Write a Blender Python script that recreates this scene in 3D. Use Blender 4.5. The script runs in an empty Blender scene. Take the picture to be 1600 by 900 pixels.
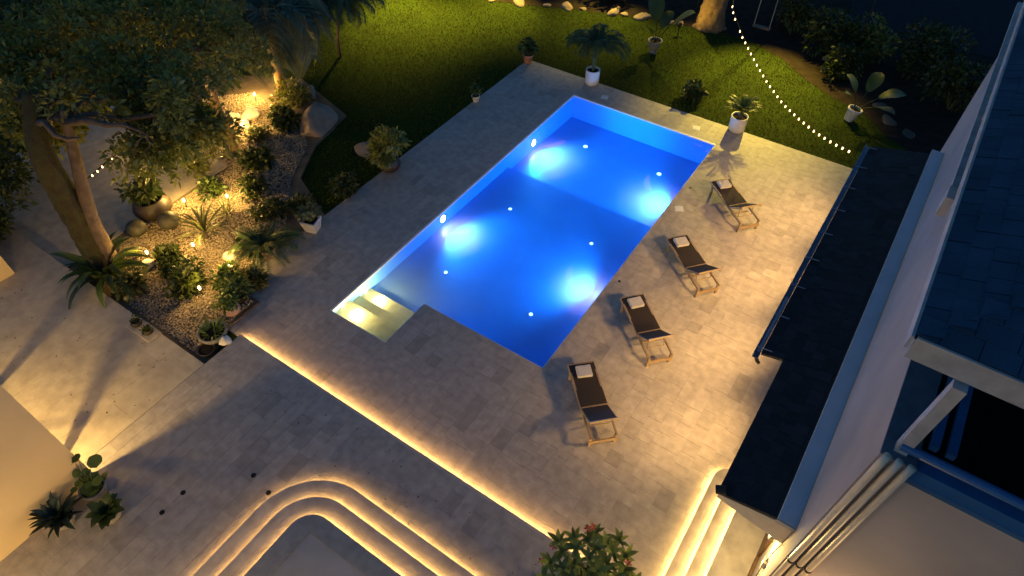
import bpy, bmesh, math, random
import numpy as np
from mathutils import Vector, Matrix, Euler

random.seed(7)
RNG = np.random.default_rng(7)
R = math.radians
SC = bpy.context.scene
COL = SC.collection

# ------------------------------------------------------------------ camera
CAM_POS = Vector((9.261, -17.739, 12.0))
YAW, PITCH, ROLL = 0.5861, 0.8372, 0.0058
FPX = 999.16                      # focal length in pixels of a 1600 wide frame
_d = Vector((-math.sin(YAW) * math.cos(PITCH), math.cos(YAW) * math.cos(PITCH), -math.sin(PITCH)))
_r = Vector((math.cos(YAW), math.sin(YAW), 0))
_u = _r.cross(_d)
CR = _r * math.cos(ROLL) + _u * math.sin(ROLL)
CU = _u * math.cos(ROLL) - _r * math.sin(ROLL)
cam_data = bpy.data.cameras.new('camera')
cam = bpy.data.objects.new('camera', cam_data)
COL.objects.link(cam)
cam.matrix_world = Matrix(((CR.x, CU.x, -_d.x, CAM_POS.x), (CR.y, CU.y, -_d.y, CAM_POS.y), (CR.z, CU.z, -_d.z, CAM_POS.z), (0, 0, 0, 1)))
cam_data.sensor_width = 36
cam_data.lens = FPX / 1600 * 36
cam_data.clip_end = 500
SC.camera = cam

# ------------------------------------------------------------------ dusk sky, weak twilight sun, exposure
SUN_EL, SUN_AZ = 4.0, 200.0
world = bpy.data.worlds.new('World')
SC.world = world
world.use_nodes = True
wn = world.node_tree
wn.nodes.clear()
sky = wn.nodes.new('ShaderNodeTexSky')
sky.sky_type = 'NISHITA'
sky.sun_disc = False
sky.sun_elevation = R(SUN_EL)
sky.sun_rotation = R(SUN_AZ)
sky.ozone_density = 5.0
sky.air_density = 1.3
sky.dust_density = 0.2
bg = wn.nodes.new('ShaderNodeBackground')
bg.inputs['Strength'].default_value = 0.135
wo = wn.nodes.new('ShaderNodeOutputWorld')
wn.links.new(sky.outputs[0], bg.inputs['Color'])
wn.links.new(bg.outputs[0], wo.inputs[0])
sun_data = bpy.data.lights.new('twilight_sun', 'SUN')
sun_data.energy = 0.02
sun_data.angle = R(15)
sun_data.color = (0.75, 0.8, 1.0)
sun = bpy.data.objects.new('twilight_sun', sun_data)
sun.rotation_euler = (R(70), 0, R(180 - SUN_AZ))
COL.objects.link(sun)
SC.view_settings.view_transform = 'Standard'
SC.view_settings.look = 'None'
SC.view_settings.exposure = 1.0
SC.view_settings.gamma = 1.0
SC.view_settings.use_curve_mapping = False
SC.cycles.use_denoising = True
SC.cycles.max_bounces = 5
SC.cycles.transparent_max_bounces = 12
SC.cycles.sample_clamp_indirect = 3.0
SC.cycles.caustics_reflective = True
SC.cycles.caustics_refractive = False

WARM = (1.0, 0.60, 0.24)
WARM2 = (1.0, 0.66, 0.20)

# ------------------------------------------------------------------ materials
def nodes_of(name):
    m = bpy.data.materials.new(name)
    m.use_nodes = True
    nt = m.node_tree
    b = nt.nodes.get('Principled BSDF')
    return m, nt, b

def mat(name, c1, c2=None, scale=4.0, rough=0.65, bump=0.0, bscale=40.0, metal=0.0, rnd=0.0, spec=0.4, detail=5.0, dark=0.0):
    """procedural: noise mix of two colours, per object / per island value change, noise bump"""
    m, nt, b = nodes_of(name)
    L = nt.links.new
    b.inputs['Roughness'].default_value = rough
    b.inputs['Metallic'].default_value = metal
    b.inputs['Specular IOR Level'].default_value = spec
    tc = nt.nodes.new('ShaderNodeTexCoord')
    geo = nt.nodes.new('ShaderNodeNewGeometry')
    n = nt.nodes.new('ShaderNodeTexNoise')
    n.inputs['Scale'].default_value = scale
    n.inputs['Detail'].default_value = detail
    L(geo.outputs['Position'], n.inputs['Vector'])
    mx = nt.nodes.new('ShaderNodeMix'); mx.data_type = 'RGBA'
    rp = nt.nodes.new('ShaderNodeValToRGB')
    rp.color_ramp.elements[0].position = 0.32
    rp.color_ramp.elements[1].position = 0.68
    L(n.outputs['Fac'], rp.inputs[0])
    L(rp.outputs[0], mx.inputs[0])
    mx.inputs[6].default_value = (*c1, 1)
    mx.inputs[7].default_value = (*(c2 or c1), 1)
    out = mx.outputs[2]
    if rnd > 0:
        oi = nt.nodes.new('ShaderNodeObjectInfo')
        ad = nt.nodes.new('ShaderNodeMath'); ad.operation = 'ADD'
        L(oi.outputs['Random'], ad.inputs[0]); L(geo.outputs['Random Per Island'], ad.inputs[1])
        fr = nt.nodes.new('ShaderNodeMath'); fr.operation = 'FRACT'
        L(ad.outputs[0], fr.inputs[0])
        mr = nt.nodes.new('ShaderNodeMapRange')
        mr.inputs['To Min'].default_value = 1 - rnd
        mr.inputs['To Max'].default_value = 1 + rnd
        L(fr.outputs[0], mr.inputs['Value'])
        val = mr.outputs[0]
        if dark > 0:       # a few pieces are clearly darker than the rest
            m7 = nt.nodes.new('ShaderNodeMath'); m7.operation = 'MULTIPLY'; m7.inputs[1].default_value = 7.31
            L(fr.outputs[0], m7.inputs[0])
            f7 = nt.nodes.new('ShaderNodeMath'); f7.operation = 'FRACT'; L(m7.outputs[0], f7.inputs[0])
            lt = nt.nodes.new('ShaderNodeMath'); lt.operation = 'LESS_THAN'; lt.inputs[1].default_value = dark; L(f7.outputs[0], lt.inputs[0])
            ml = nt.nodes.new('ShaderNodeMath'); ml.operation = 'MULTIPLY_ADD'; ml.inputs[1].default_value = -.15; L(lt.outputs[0], ml.inputs[0]); L(val, ml.inputs[2])
            val = ml.outputs[0]
        hs = nt.nodes.new('ShaderNodeHueSaturation')
        L(out, hs.inputs['Color']); L(val, hs.inputs['Value'])
        out = hs.outputs[0]
    L(out, b.inputs['Base Color'])
    if bump > 0:
        n2 = nt.nodes.new('ShaderNodeTexNoise')
        n2.inputs['Scale'].default_value = bscale
        n2.inputs['Detail'].default_value = 4
        L(geo.outputs['Position'], n2.inputs['Vector'])
        bp = nt.nodes.new('ShaderNodeBump')
        bp.inputs['Strength'].default_value = bump
        bp.inputs['Distance'].default_value = 0.02
        L(n2.outputs['Fac'], bp.inputs['Height'])
        L(bp.outputs[0], b.inputs['Normal'])
    return m

def leaf_mat(name, c1, c2, rough=0.45, trans=0.25, rnd=.45):
    m = mat(name, c1, c2, scale=1.2, rough=rough, rnd=rnd, spec=0.35)
    nt = m.node_tree
    b = nt.nodes['Principled BSDF']; o = nt.nodes['Material Output']
    t = nt.nodes.new('ShaderNodeBsdfTranslucent')
    src = b.inputs['Base Color'].links[0].from_socket
    nt.links.new(src, t.inputs['Color'])
    ms = nt.nodes.new('ShaderNodeMixShader')
    ms.inputs[0].default_value = trans
    nt.links.new(b.outputs[0], ms.inputs[1]); nt.links.new(t.outputs[0], ms.inputs[2])
    nt.links.new(ms.outputs[0], o.inputs['Surface'])
    return m

def emit(name, col, strength):
    m, nt, b = nodes_of(name)
    b.inputs['Base Color'].default_value = (0.8, 0.8, 0.8, 1)
    b.inputs['Emission Color'].default_value = (*col, 1)
    b.inputs['Emission Strength'].default_value = strength
    return m

M = {}
M['stone'] = mat('travertine', (0.39, 0.345, 0.31), (0.285, 0.255, 0.23), 5.5, 0.6, 0.4, 45, rnd=0.06, dark=0.07, detail=10.0)
M['stone_path'] = mat('travertine_path', (0.43, 0.375, 0.30), (0.32, 0.28, 0.225), 4.0, 0.65, 0.35, 50, rnd=0.05, detail=10.0)
M['stone_step'] = mat('travertine_step', (0.45, 0.40, 0.35), (0.30, 0.265, 0.235), 3.5, 0.6, 0.35, 50, detail=10.0)
M['grout'] = mat('grout', (0.33, 0.30, 0.265), (0.26, 0.235, 0.21), 8, 0.9)
M['pool_tile'] = mat('pool_mosaic', (0.20, 0.34, 0.66), (0.185, 0.31, 0.62), 1.5, 0.35, 0.0)
M['pool_wall'] = mat('pool_wall_mosaic', (0.15, 0.38, 0.72), (0.135, 0.35, 0.70), 1.5, 0.35)
M['pool_step'] = mat('pool_step_stone', (0.42, 0.39, 0.25), (0.35, 0.32, 0.21), 7, 0.5, 0.2, 30)
M['basin'] = mat('basin_stone', (0.40, 0.35, 0.32), (0.34, 0.30, 0.27), 2, 0.7, 0.2, 50)
M['coping'] = mat('coping_tile', (0.72, 0.74, 0.76), (0.62, 0.64, 0.68), 4, 0.4)
M['lawn'] = mat('lawn_soil', (0.030, 0.048, 0.006), (0.022, 0.034, 0.005), 1.2, 0.95, 0.6, 25, spec=.05)
M['grass'] = leaf_mat('grass_blade', (0.048, 0.066, 0.005), (0.100, 0.115, 0.009), 0.8, 0.2, .2)
M['soil'] = mat('dark_soil', (0.035, 0.026, 0.02), (0.02, 0.015, 0.012), 3, 0.95, 0.5, 30, spec=.05)
M['bed'] = mat('gravelly_soil', (0.20, 0.155, 0.105), (0.10, 0.075, 0.05), 1.6, 0.95, 0.8, 60, spec=.1)
M['asphalt'] = mat('asphalt', (0.022, 0.025, 0.032), (0.015, 0.017, 0.022), 4, 0.9, 0.3, 60, spec=.05)
M['pebble'] = mat('pebble', (0.40, 0.32, 0.22), (0.30, 0.24, 0.17), 3, 0.8, rnd=0.3)
M['rock'] = mat('boulder', (0.33, 0.25, 0.19), (0.20, 0.15, 0.12), 2.6, 0.85, 0.6, 12)
M['white_rock'] = mat('white_stone', (0.72, 0.66, 0.58), (0.55, 0.50, 0.44), 8, 0.7, 0.3, 20)
M['dark_rock'] = mat('dark_stone', (0.055, 0.048, 0.035), (0.03, 0.03, 0.022), 9, 0.6, 0.3, 30)
M['wall'] = mat('painted_wall', (0.36, 0.31, 0.28), (0.27, 0.235, 0.215), 0.7, 0.8, 0.08, 120)
M['wall2'] = mat('rendered_wall', (0.62, 0.48, 0.29), (0.56, 0.43, 0.26), 1.1, 0.8, 0.1, 90)
M['ledge'] = mat('painted_ledge', (0.45, 0.50, 0.56), (0.39, 0.44, 0.50), 2, 0.6)
M['shingle'] = mat('roof_shingle', (0.016, 0.018, 0.024), (0.010, 0.012, 0.016), 6, 0.75, 0.3, 60, rnd=0.4, spec=0.3)
M['shingle_blue'] = mat('blue_shingle', (0.024, 0.062, 0.10), (0.014, 0.042, 0.07), 1.6, 0.85, 0.5, 40, rnd=0.10, spec=0.15)
M['gutter'] = mat('gutter_metal', (0.13, 0.16, 0.22), (0.09, 0.11, 0.16), 12, 0.35, metal=0.4)
M['white_paint'] = mat('white_paint', (0.40, 0.385, 0.37), (0.28, 0.27, 0.26), 5, 0.55, 0.1, 40)
M['blue_paint'] = mat('blue_paint', (0.025, 0.11, 0.26), (0.02, 0.085, 0.20), 3, 0.5)
M['shade_int'] = mat('shaded_interior', (0.012, 0.012, 0.016), None, 3, 0.9)  # near-black colour stands in for the shade inside the balcony
M['slate'] = mat('slate_coping', (0.10, 0.12, 0.15), (0.07, 0.085, 0.11), 6, 0.8)
M['pipe'] = mat('pvc_pipe', (0.58, 0.50, 0.38), (0.50, 0.43, 0.33), 6, 0.45)
M['wood'] = mat('brown_wood', (0.12, 0.06, 0.025), (0.07, 0.035, 0.015), 9, 0.55)
M['teak'] = mat('teak', (0.31, 0.22, 0.13), (0.23, 0.16, 0.095), 18, 0.5)
M['fabric'] = mat('brown_mesh_fabric', (0.030, 0.020, 0.017), (0.022, 0.015, 0.013), 30, 0.8, 0.3, 300)
M['towel'] = mat('white_towel', (0.62, 0.57, 0.53), (0.54, 0.50, 0.46), 25, 0.95, 0.6, 180)
M['plastic_white'] = mat('white_plastic', (0.6, 0.6, 0.6), None, 5, 0.4)
M['metal_dark'] = mat('dark_metal', (0.03, 0.028, 0.026), (0.02, 0.02, 0.02), 20, 0.4, metal=0.6)
M['pot_white'] = mat('white_glazed_pot', (0.66, 0.63, 0.60), (0.57, 0.54, 0.51), 6, 0.4)
M['pot_terra'] = mat('terracotta', (0.42, 0.20, 0.12), (0.34, 0.15, 0.09), 9, 0.8, 0.2, 40)
M['pot_pink'] = mat('pale_terracotta', (0.52, 0.33, 0.25), (0.44, 0.27, 0.2), 9, 0.8, 0.2, 40)
M['pot_grey'] = mat('grey_stone_pot', (0.24, 0.23, 0.22), (0.17, 0.16, 0.155), 12, 0.8, 0.3, 30)
M['pot_dark'] = mat('dark_clay_pot', (0.04, 0.028, 0.022), (0.025, 0.018, 0.015), 9, 0.5)
M['bark'] = mat('grey_brown_bark', (0.13, 0.09, 0.065), (0.075, 0.052, 0.04), 6, 0.9, 1.0, 18)
M['bark_moss'] = mat('mossy_bark', (0.045, 0.048, 0.012), (0.034, 0.024, 0.014), 5, 0.95, 1.0, 22)
M['bark_warm'] = mat('warm_bark', (0.26, 0.16, 0.08), (0.16, 0.095, 0.05), 6, 0.9, 1.0, 14)
M['stem'] = mat('green_stem', (0.12, 0.14, 0.05), (0.09, 0.11, 0.04), 8, 0.6)
M['leaf_tree'] = leaf_mat('tree_leaf', (0.12, 0.15, 0.032), (0.17, 0.17, 0.040), trans=.4)
M['leaf_dark'] = leaf_mat('dark_leaf', (0.032, 0.050, 0.012), (0.050, 0.066, 0.016))
M['leaf_mid'] = leaf_mat('mid_leaf', (0.045, 0.080, 0.018), (0.070, 0.098, 0.022))
M['leaf_lime'] = leaf_mat('lime_leaf', (0.14, 0.19, 0.04), (0.10, 0.15, 0.03))
M['leaf_plum'] = leaf_mat('plumeria_leaf', (0.20, 0.25, 0.055), (0.15, 0.20, 0.04), trans=.45)
M['leaf_olive'] = leaf_mat('olive_leaf', (0.13, 0.135, 0.05), (0.09, 0.10, 0.035))
M['leaf_palm'] = leaf_mat('grey_green_palm_leaf', (0.10, 0.115, 0.06), (0.065, 0.08, 0.04))
M['leaf_agave'] = leaf_mat('blue_green_leaf', (0.03, 0.055, 0.04), (0.022, 0.042, 0.03), trans=0.05)
M['petal'] = leaf_mat('red_petal', (0.50, 0.06, 0.06), (0.42, 0.04, 0.05))
M['led'] = emit('led_strip_glow', (1.0, 0.58, 0.17), 32.0)
M['led_edge'] = emit('led_edge_glow', (1.0, 0.56, 0.17), 82.0)
M['led_hot'] = emit('led_strip_bright', (1.0, 0.62, 0.18), 40.0)
M['bulb'] = emit('bulb_glow', (1.0, 0.60, 0.20), 4.2)
M['bulb_g'] = emit('garden_bulb_glow', (1.0, 0.66, 0.26), 9.0)
M['pool_lens'] = emit('pool_light_lens', (0.75, 0.85, 1.0), 24.0)
M['pool_dot'] = emit('pool_inlet_cover_glow', (0.35, 0.62, 1.0), 1.6)  # emissive covers of the floor inlets
M['pool_lens_warm'] = emit('pool_step_light_lens', (1.0, 0.85, 0.5), 10.0)

# water: clear sheet with a Fresnel mirror and fine ripples
wm, nt, b = nodes_of('pool_water')
nt.nodes.remove(b)
o = nt.nodes['Material Output']
tr = nt.nodes.new('ShaderNodeBsdfTransparent'); tr.inputs[0].default_value = (0.86, 0.95, 1.0, 1)
gl = nt.nodes.new('ShaderNodeBsdfGlossy'); gl.inputs['Roughness'].default_value = 0.07
fz = nt.nodes.new('ShaderNodeFresnel'); fz.inputs['IOR'].default_value = 1.33
ms = nt.nodes.new('ShaderNodeMixShader')
wnz = nt.nodes.new('ShaderNodeTexNoise'); wnz.inputs['Scale'].default_value = 5.0
wbp = nt.nodes.new('ShaderNodeBump'); wbp.inputs['Strength'].default_value = 0.25; wbp.inputs['Distance'].default_value = 0.02
wge = nt.nodes.new('ShaderNodeNewGeometry')
nt.links.new(wge.outputs['Position'], wnz.inputs['Vector'])
nt.links.new(wnz.outputs['Fac'], wbp.inputs['Height'])
nt.links.new(wbp.outputs[0], gl.inputs['Normal']); nt.links.new(wbp.outputs[0], fz.inputs['Normal'])
nt.links.new(fz.outputs[0], ms.inputs[0]); nt.links.new(tr.outputs[0], ms.inputs[1]); nt.links.new(gl.outputs[0], ms.inputs[2])
nt.links.new(ms.outputs[0], o.inputs['Surface'])
M['water'] = wm

# ------------------------------------------------------------------ helpers
class MB:
    def __init__(s): s.v = []; s.f = []
    def add(s, vs, fs):
        k = len(s.v); s.v += [tuple(p) for p in vs]; s.f += [tuple(i + k for i in f) for f in fs]; return s
    def box(s, x0, x1, y0, y1, z0, z1):
        return s.add([(x0,y0,z0),(x1,y0,z0),(x1,y1,z0),(x0,y1,z0),(x0,y0,z1),(x1,y0,z1),(x1,y1,z1),(x0,y1,z1)],
                     [(0,3,2,1),(4,5,6,7),(0,1,5,4),(1,2,6,5),(2,3,7,6),(3,0,4,7)])
    def prism(s, pts, z0, z1):
        n = len(pts)
        return s.add([(x,y,z0) for x,y in pts] + [(x,y,z1) for x,y in pts],
                     [tuple(range(n-1,-1,-1)), tuple(range(n,2*n))] + [(i,(i+1)%n,n+(i+1)%n,n+i) for i in range(n)])
    def tube(s, path, rad, n=8, cap=True):
        path = [Vector(p) for p in path]
        if not hasattr(rad, '__len__'): rad = [rad]*len(path)
        vs = []; fs = []
        ref = Vector((0.31, 0.17, 0.93))
        for i, p in enumerate(path):
            t = (path[min(i+1, len(path)-1)] - path[max(i-1, 0)]).normalized()
            a = t.cross(ref)
            if a.length < 0.1: a = t.cross(Vector((1,0,0)))
            a.normalize(); bb = t.cross(a)
            for k in range(n):
                w = 2*math.pi*k/n
                vs.append(p + (a*math.cos(w) + bb*math.sin(w))*rad[i])
        for i in range(len(path)-1):
            for k in range(n):
                fs.append((i*n+k, i*n+(k+1)%n, (i+1)*n+(k+1)%n, (i+1)*n+k))
        if cap:
            fs.append(tuple(range(n-1,-1,-1))); fs.append(tuple(range((len(path)-1)*n, len(path)*n)))
        return s.add(vs, fs)
    def lathe(s, prof, n=24, c=(0,0,0)):
        vs = []; fs = []
        for r, z in prof:
            for k in range(n):
                w = 2*math.pi*k/n
                vs.append((c[0]+r*math.cos(w), c[1]+r*math.sin(w), c[2]+z))
        for i in range(len(prof)-1):
            for k in range(n):
                fs.append((i*n+k, i*n+(k+1)%n, (i+1)*n+(k+1)%n, (i+1)*n+k))
        if prof[0][0] > 1e-4: fs.append(tuple(range(n-1,-1,-1)))
        if prof[-1][0] > 1e-4: fs.append(tuple(range((len(prof)-1)*n, len(prof)*n)))
        return s.add(vs, fs)
    def bar(s, a, b_, w, h, up=(0,0,1)):
        a = Vector(a); b_ = Vector(b_); t = (b_-a).normalized(); sd = t.cross(Vector(up))
        if sd.length < 1e-3: sd = t.cross(Vector((0,1,0)))
        sd.normalize(); u = sd.cross(t)
        vs = []
        for p in (a, b_):
            for i, j in ((-1,-1),(1,-1),(1,1),(-1,1)):
                vs.append(p + sd*(i*w/2) + u*(j*h/2))
        return s.add(vs, [(0,1,2,3),(7,6,5,4),(0,4,5,1),(1,5,6,2),(2,6,7,3),(3,7,4,0)])
    def mesh(s, name, material, smooth=False):
        me = bpy.data.meshes.new(name)
        me.from_pydata(s.v, [], s.f)
        me.materials.append(material)
        if smooth: me.shade_smooth()
        me.update()
        return me
    def build(s, name, material, parent=None, smooth=False, loc=None):
        return obj(name, s.mesh(name, material, smooth), parent, loc)

def obj(name, me, parent=None, loc=None, rot=None, scale=None):
    o = bpy.data.objects.new(name, me); COL.objects.link(o)
    if parent is not None: o.parent = parent
    if loc is not None: o.location = loc
    if rot is not None: o.rotation_euler = rot
    if scale is not None: o.scale = scale
    return o

def tag(o, label=None, cat=None, group=None, kind=None):
    if label: o['label'] = label
    if cat: o['category'] = cat
    if group: o['group'] = group
    if kind: o['kind'] = kind
    return o

def thing(name, label, cat, loc=(0,0,0), rz=0.0, group=None):
    o = bpy.data.objects.new(name, None); COL.objects.link(o)
    o.empty_display_size = 0.2
    o.location = loc; o.rotation_euler = (0, 0, rz)
    return tag(o, label, cat, group)

def lamp(name, parent, loc, power, color=WARM, radius=0.05, kind='POINT', spot=None, blend=0.6, aim=None):
    l = bpy.data.lights.new(name, kind)
    l.energy = power; l.color = color; l.shadow_soft_size = radius
    if kind == 'SPOT': l.spot_size = R(spot); l.spot_blend = blend
    o = bpy.data.objects.new(name, l); COL.objects.link(o)
    if parent is not None: o.parent = parent
    o.location = loc
    if aim is not None:
        o.rotation_euler = Vector(aim).to_track_quat('-Z', 'Y').to_euler()
    return o

def mesh_np(name, V, F, material, smooth=False):
    me = bpy.data.meshes.new(name)
    nf, k = F.shape
    me.vertices.add(len(V)); me.vertices.foreach_set('co', np.ascontiguousarray(V, dtype=np.float32).ravel())
    me.loops.add(nf*k); me.loops.foreach_set('vertex_index', np.ascontiguousarray(F, dtype=np.int32).ravel())
    me.polygons.add(nf)
    me.polygons.foreach_set('loop_start', np.arange(0, nf*k, k, dtype=np.int32))
    me.polygons.foreach_set('loop_total', np.full(nf, k, dtype=np.int32))
    me.materials.append(material)
    me.update(calc_edges=True); me.validate()
    if smooth: me.shade_smooth()
    return me

def leaf_cloud(P, D, L, W, droop=0.25, rng=RNG):
    """N rhombic leaves: base points P, directions D, lengths L, widths W -> V, F (quads)"""
    N = len(P)
    D = D/np.linalg.norm(D, axis=1, keepdims=True)
    ref = rng.normal(size=(N,3))
    S = np.cross(D, ref); S /= np.linalg.norm(S, axis=1, keepdims=True) + 1e-9
    mid = P + D*(L*0.45)[:,None]
    tip = P + D*L[:,None]; tip[:,2] -= droop*L
    V = np.stack([P, mid + S*(W/2)[:,None], tip, mid - S*(W/2)[:,None]], 1).reshape(-1,3)
    F = np.arange(4*N).reshape(N,4)
    return V, F

def crown(centers, radii, per, size, rng=RNG, flat=0.7, up=0.25):
    """leaf points clustered on shells round the given centres"""
    Ps = []; Ds = []
    for c, r, n in zip(centers, radii, per):
        d = rng.normal(size=(n,3)); d /= np.linalg.norm(d, axis=1, keepdims=True)
        rr = r*rng.uniform(0.35, 1.0, n)**0.6
        p = d*rr[:,None]; p[:,2] *= flat
        Ps.append(p + np.array(c)); dd = d + rng.normal(size=(n,3))*0.6; dd[:,2] += up; Ds.append(dd)
    P = np.concatenate(Ps); D = np.concatenate(Ds); n = len(P)
    L = rng.uniform(0.55, 1.45, n)*size; W = L*rng.uniform(0.38, 0.6, n)
    return leaf_cloud(P, D, L, W, 0.2, rng)

def project(p):
    q = Vector(p) - CAM_POS
    w = q.dot(_d)
    if w <= 0.1: return None
    return (800 + FPX*q.dot(CR)/w, 450 - FPX*q.dot(CU)/w, w)

# ------------------------------------------------------------------ ground
PW, PL, PN, SX, SY = 5.22, 10.376, 1.775, 1.775, -11.82   # pool: width, length, step bay width / end
TZ = 0.15                                                 # terrace level above the pool deck
g = MB()
def ring(x0, x1, y0, y1, z): return g.add([(x0,y0,z),(x1,y0,z),(x1,y1,z),(x0,y1,z)], [(0,1,2,3)])
# lawn sheet with an opening for the pool basin
ring(-90, 0, -90, 90, -0.04); ring(PW, 90, -90, 90, -0.04); ring(0, PW, 0, 90, -0.04); ring(0, PW, -90, SY, -0.04)
ring(SX, PW, SY, -PL, -0.04)
tag(g.build('lawn', M['lawn']), kind='structure')
g = MB()
edge = [(-14, 1.6), (-9, 3.6), (-5.4, 4.9), (-3.2, 5.8), (-1.0, 6.5), (0.9, 6.95), (2.4, 7.3), (3.9, 7.2), (5.2, 6.6), (6.4, 5.6), (7.6, 4.9), (8.6, 4.6), (9.6, 3.6), (12, 2.2)]
g.add([(x, y, -0.033) for x, y in edge] + [(30, 2.2, -0.033), (30, 60, -0.033), (-40, 60, -0.033), (-40, 1.6, -0.033)], [tuple(range(len(edge)+4))])
tag(g.build('soil_ground', M['soil']), kind='structure')
g = MB(); g.add([(6.6, 10.6, -0.02), (30, 13, -0.02), (30, 26, -0.02), (3.5, 26, -0.02)], [(0,1,2,3)])
tag(g.build('driveway', M['asphalt']), kind='structure')
# garden bed of soil under the gravel
bed = [(-1.13, -14.6), (-1.6, -13.64), (-1.62, -12.62), (-2.6, -12.6), (-2.6, -9.4), (-4.4, -8.6), (-5.2, -7.2), (-5.6, -5.4), (-8.5, -4.6), (-11.2, -6.0), (-12.5, -9.3), (-6.6, -9.4), (-6.55, -13.3), (-7.4, -14.6)]
g = MB(); g.prism(bed, -0.06, 0.03)
tag(g.build('garden_bed', M['bed']), kind='structure')

# grass blades
def in_poly(P, poly):
    x, y = P[:,0], P[:,1]; c = np.zeros(len(P), bool)
    for i in range(len(poly)):
        x1, y1 = poly[i]; x2, y2 = poly[i-1]
        c ^= ((y1 > y) != (y2 > y)) & (x < (x2-x1)*(y-y1)/(y2-y1+1e-12) + x1)
    return c
lawn_poly = [(-2.62, -9.6), (-2.62, 1.16), (9.6, 1.22), (9.6, 3.6)] + edge[::-1][2:] + [(-13, -3), (-8.5, -4.5), (-5.5, -5.3), (-5.1, -7.2), (-4.3, -8.6)]
N = 150000
gp = np.stack([RNG.uniform(-14, 10.5, N), RNG.uniform(-10, 8, N)], 1)
gp = gp[in_poly(gp, lawn_poly)]
n = len(gp)
P = np.concatenate([gp, np.full((n,1), -0.045)], 1)
D = np.stack([RNG.normal(0, .45, n), RNG.normal(0, .45, n), np.ones(n)], 1)
V, F = leaf_cloud(P, D, RNG.uniform(.05, .11, n), RNG.uniform(.012, .028, n), 0.15)
go = obj('grass', mesh_np('grass', V, F, M['grass']))
tag(go, 'short green lawn grass around the far side of the pool deck', 'grass', kind='stuff')

# pebbles of the gravel bed
def pebble_mesh(n_sub=1):
    bm = bmesh.new(); bmesh.ops.create_cone(bm, segments=4, radius1=1, radius2=0, depth=1); bm.clear()
    for c_ in ((1,0,0),(0,1,0),(-1,0,0),(0,-1,0),(.2,.1,1),(0,0,-1)): bm.verts.new(c_)
    bm.verts.ensure_lookup_table()
    for q in ((0,1,4),(1,2,4),(2,3,4),(3,0,4),(1,0,5),(2,1,5),(3,2,5),(0,3,5)): bm.faces.new([bm.verts[i] for i in q])
    bm.verts.index_update()
    v = np.array([w.co[:] for w in bm.verts]); f = np.array([[w.index for w in p.verts] for p in bm.faces]); bm.free()
    return v, f
PV, PF = pebble_mesh()
def scatter_pebbles(pts, rmin, rmax, z):
    n = len(pts); r = RNG.uniform(rmin, rmax, n)
    a = RNG.uniform(0, 2*np.pi, n)
    sc = np.stack([r*RNG.uniform(.8,1.4,n), r*RNG.uniform(.7,1.0,n), r*RNG.uniform(.45,.7,n)], 1)
    v = PV[None]*sc[:,None,:]
    ca, sa = np.cos(a)[:,None], np.sin(a)[:,None]
    x = v[...,0]*ca - v[...,1]*sa; y = v[...,0]*sa + v[...,1]*ca
    V = np.stack([x + pts[:,0:1], y + pts[:,1:2], v[...,2] + z + RNG.uniform(0, .02, n)[:,None]], -1).reshape(-1,3)
    F = (PF[None] + (np.arange(n)*len(PV))[:,None,None]).reshape(-1,3)
    return V, F
gravel_poly = [(-1.25, -14.5), (-1.7, -13.6), (-1.75, -12.7), (-2.75, -12.5), (-2.9, -10.6), (-4.5, -8.9), (-5.4, -7.3), (-6.5, -6.6), (-9.2, -6.2), (-10.5, -7.5), (-11, -9.2), (-6.5, -9.5), (-6.45, -13.2), (-4.8, -14.45), (-3.4, -14.5)]
N = 60000
pp = np.stack([RNG.uniform(-11, -1, N), RNG.uniform(-14.6, -6, N)], 1)
pp = pp[in_poly(pp, gravel_poly)]
V, F = scatter_pebbles(pp, .018, .036, 0.032)
tag(obj('gravel', mesh_np('gravel', V, F, M['pebble'])), 'pale pebbles covering the garden bed between the path and the lawn', 'gravel', kind='stuff')

# ------------------------------------------------------------------ paving: every slab a piece of its own
UNIT = MB().box(-.5, .5, -.5, .5, -1, 0).mesh('paver', M['stone'])
UNIT_P = MB().box(-.5, .5, -.5, .5, -1, 0).mesh('paver', M['stone_path'])

def tile_rects(rects, row_w, lens, seed, x0=-20.0, y0=-24.0, y1=12.0):
    rg = random.Random(seed); out = []
    xs = [x0]
    while xs[-1] < 20: xs.append(xs[-1] + row_w)
    for i in range(len(xs)-1):
        y = y0 + rg.uniform(0, .8)
        while y < y1:
            l = rg.choice(lens)
            for (a, b_, c, d_) in rects:
                xa, xb, ya, yb = max(xs[i], a), min(xs[i+1], b_), max(y, c), min(y+l, d_)
                if xb - xa > 0.03 and yb - ya > 0.03: out.append((xa, xb, ya, yb))
            y += l
    return out

def pave(parent, rects, row_w, lens, z, seed, material, unit, thick=0.03, joint=0.0045, limit=300):
    tl = tile_rects(rects, row_w, lens, seed)
    sc = []
    for t in tl:
        p = project(((t[0]+t[1])/2, (t[2]+t[3])/2, z))
        vis = p is not None and -20 < p[0] < 1620 and -20 < p[1] < 920
        area = (t[1]-t[0])*(t[3]-t[2])/(p[2]**2) if vis else 0
        sc.append((area, t))
    sc.sort(key=lambda q: -q[0])
    rg = random.Random(seed+1)
    rest = MB()
    for k, (a, t) in enumerate(sc):
        xa, xb, ya, yb = t[0]+joint/2, t[1]-joint/2, t[2]+joint/2, t[3]-joint/2
        zt = z + rg.uniform(-.0012, .0012)
        if k < limit and a > 0:
            o = obj('paver', unit, parent, ((xa+xb)/2, (ya+yb)/2, zt), None, (xb-xa, yb-ya, thick))
        else:
            rest.box(xa, xb, ya, yb, zt-thick, zt)
    if rest.v: tag(rest.build('paver_field', material, parent), kind='stuff')

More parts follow.
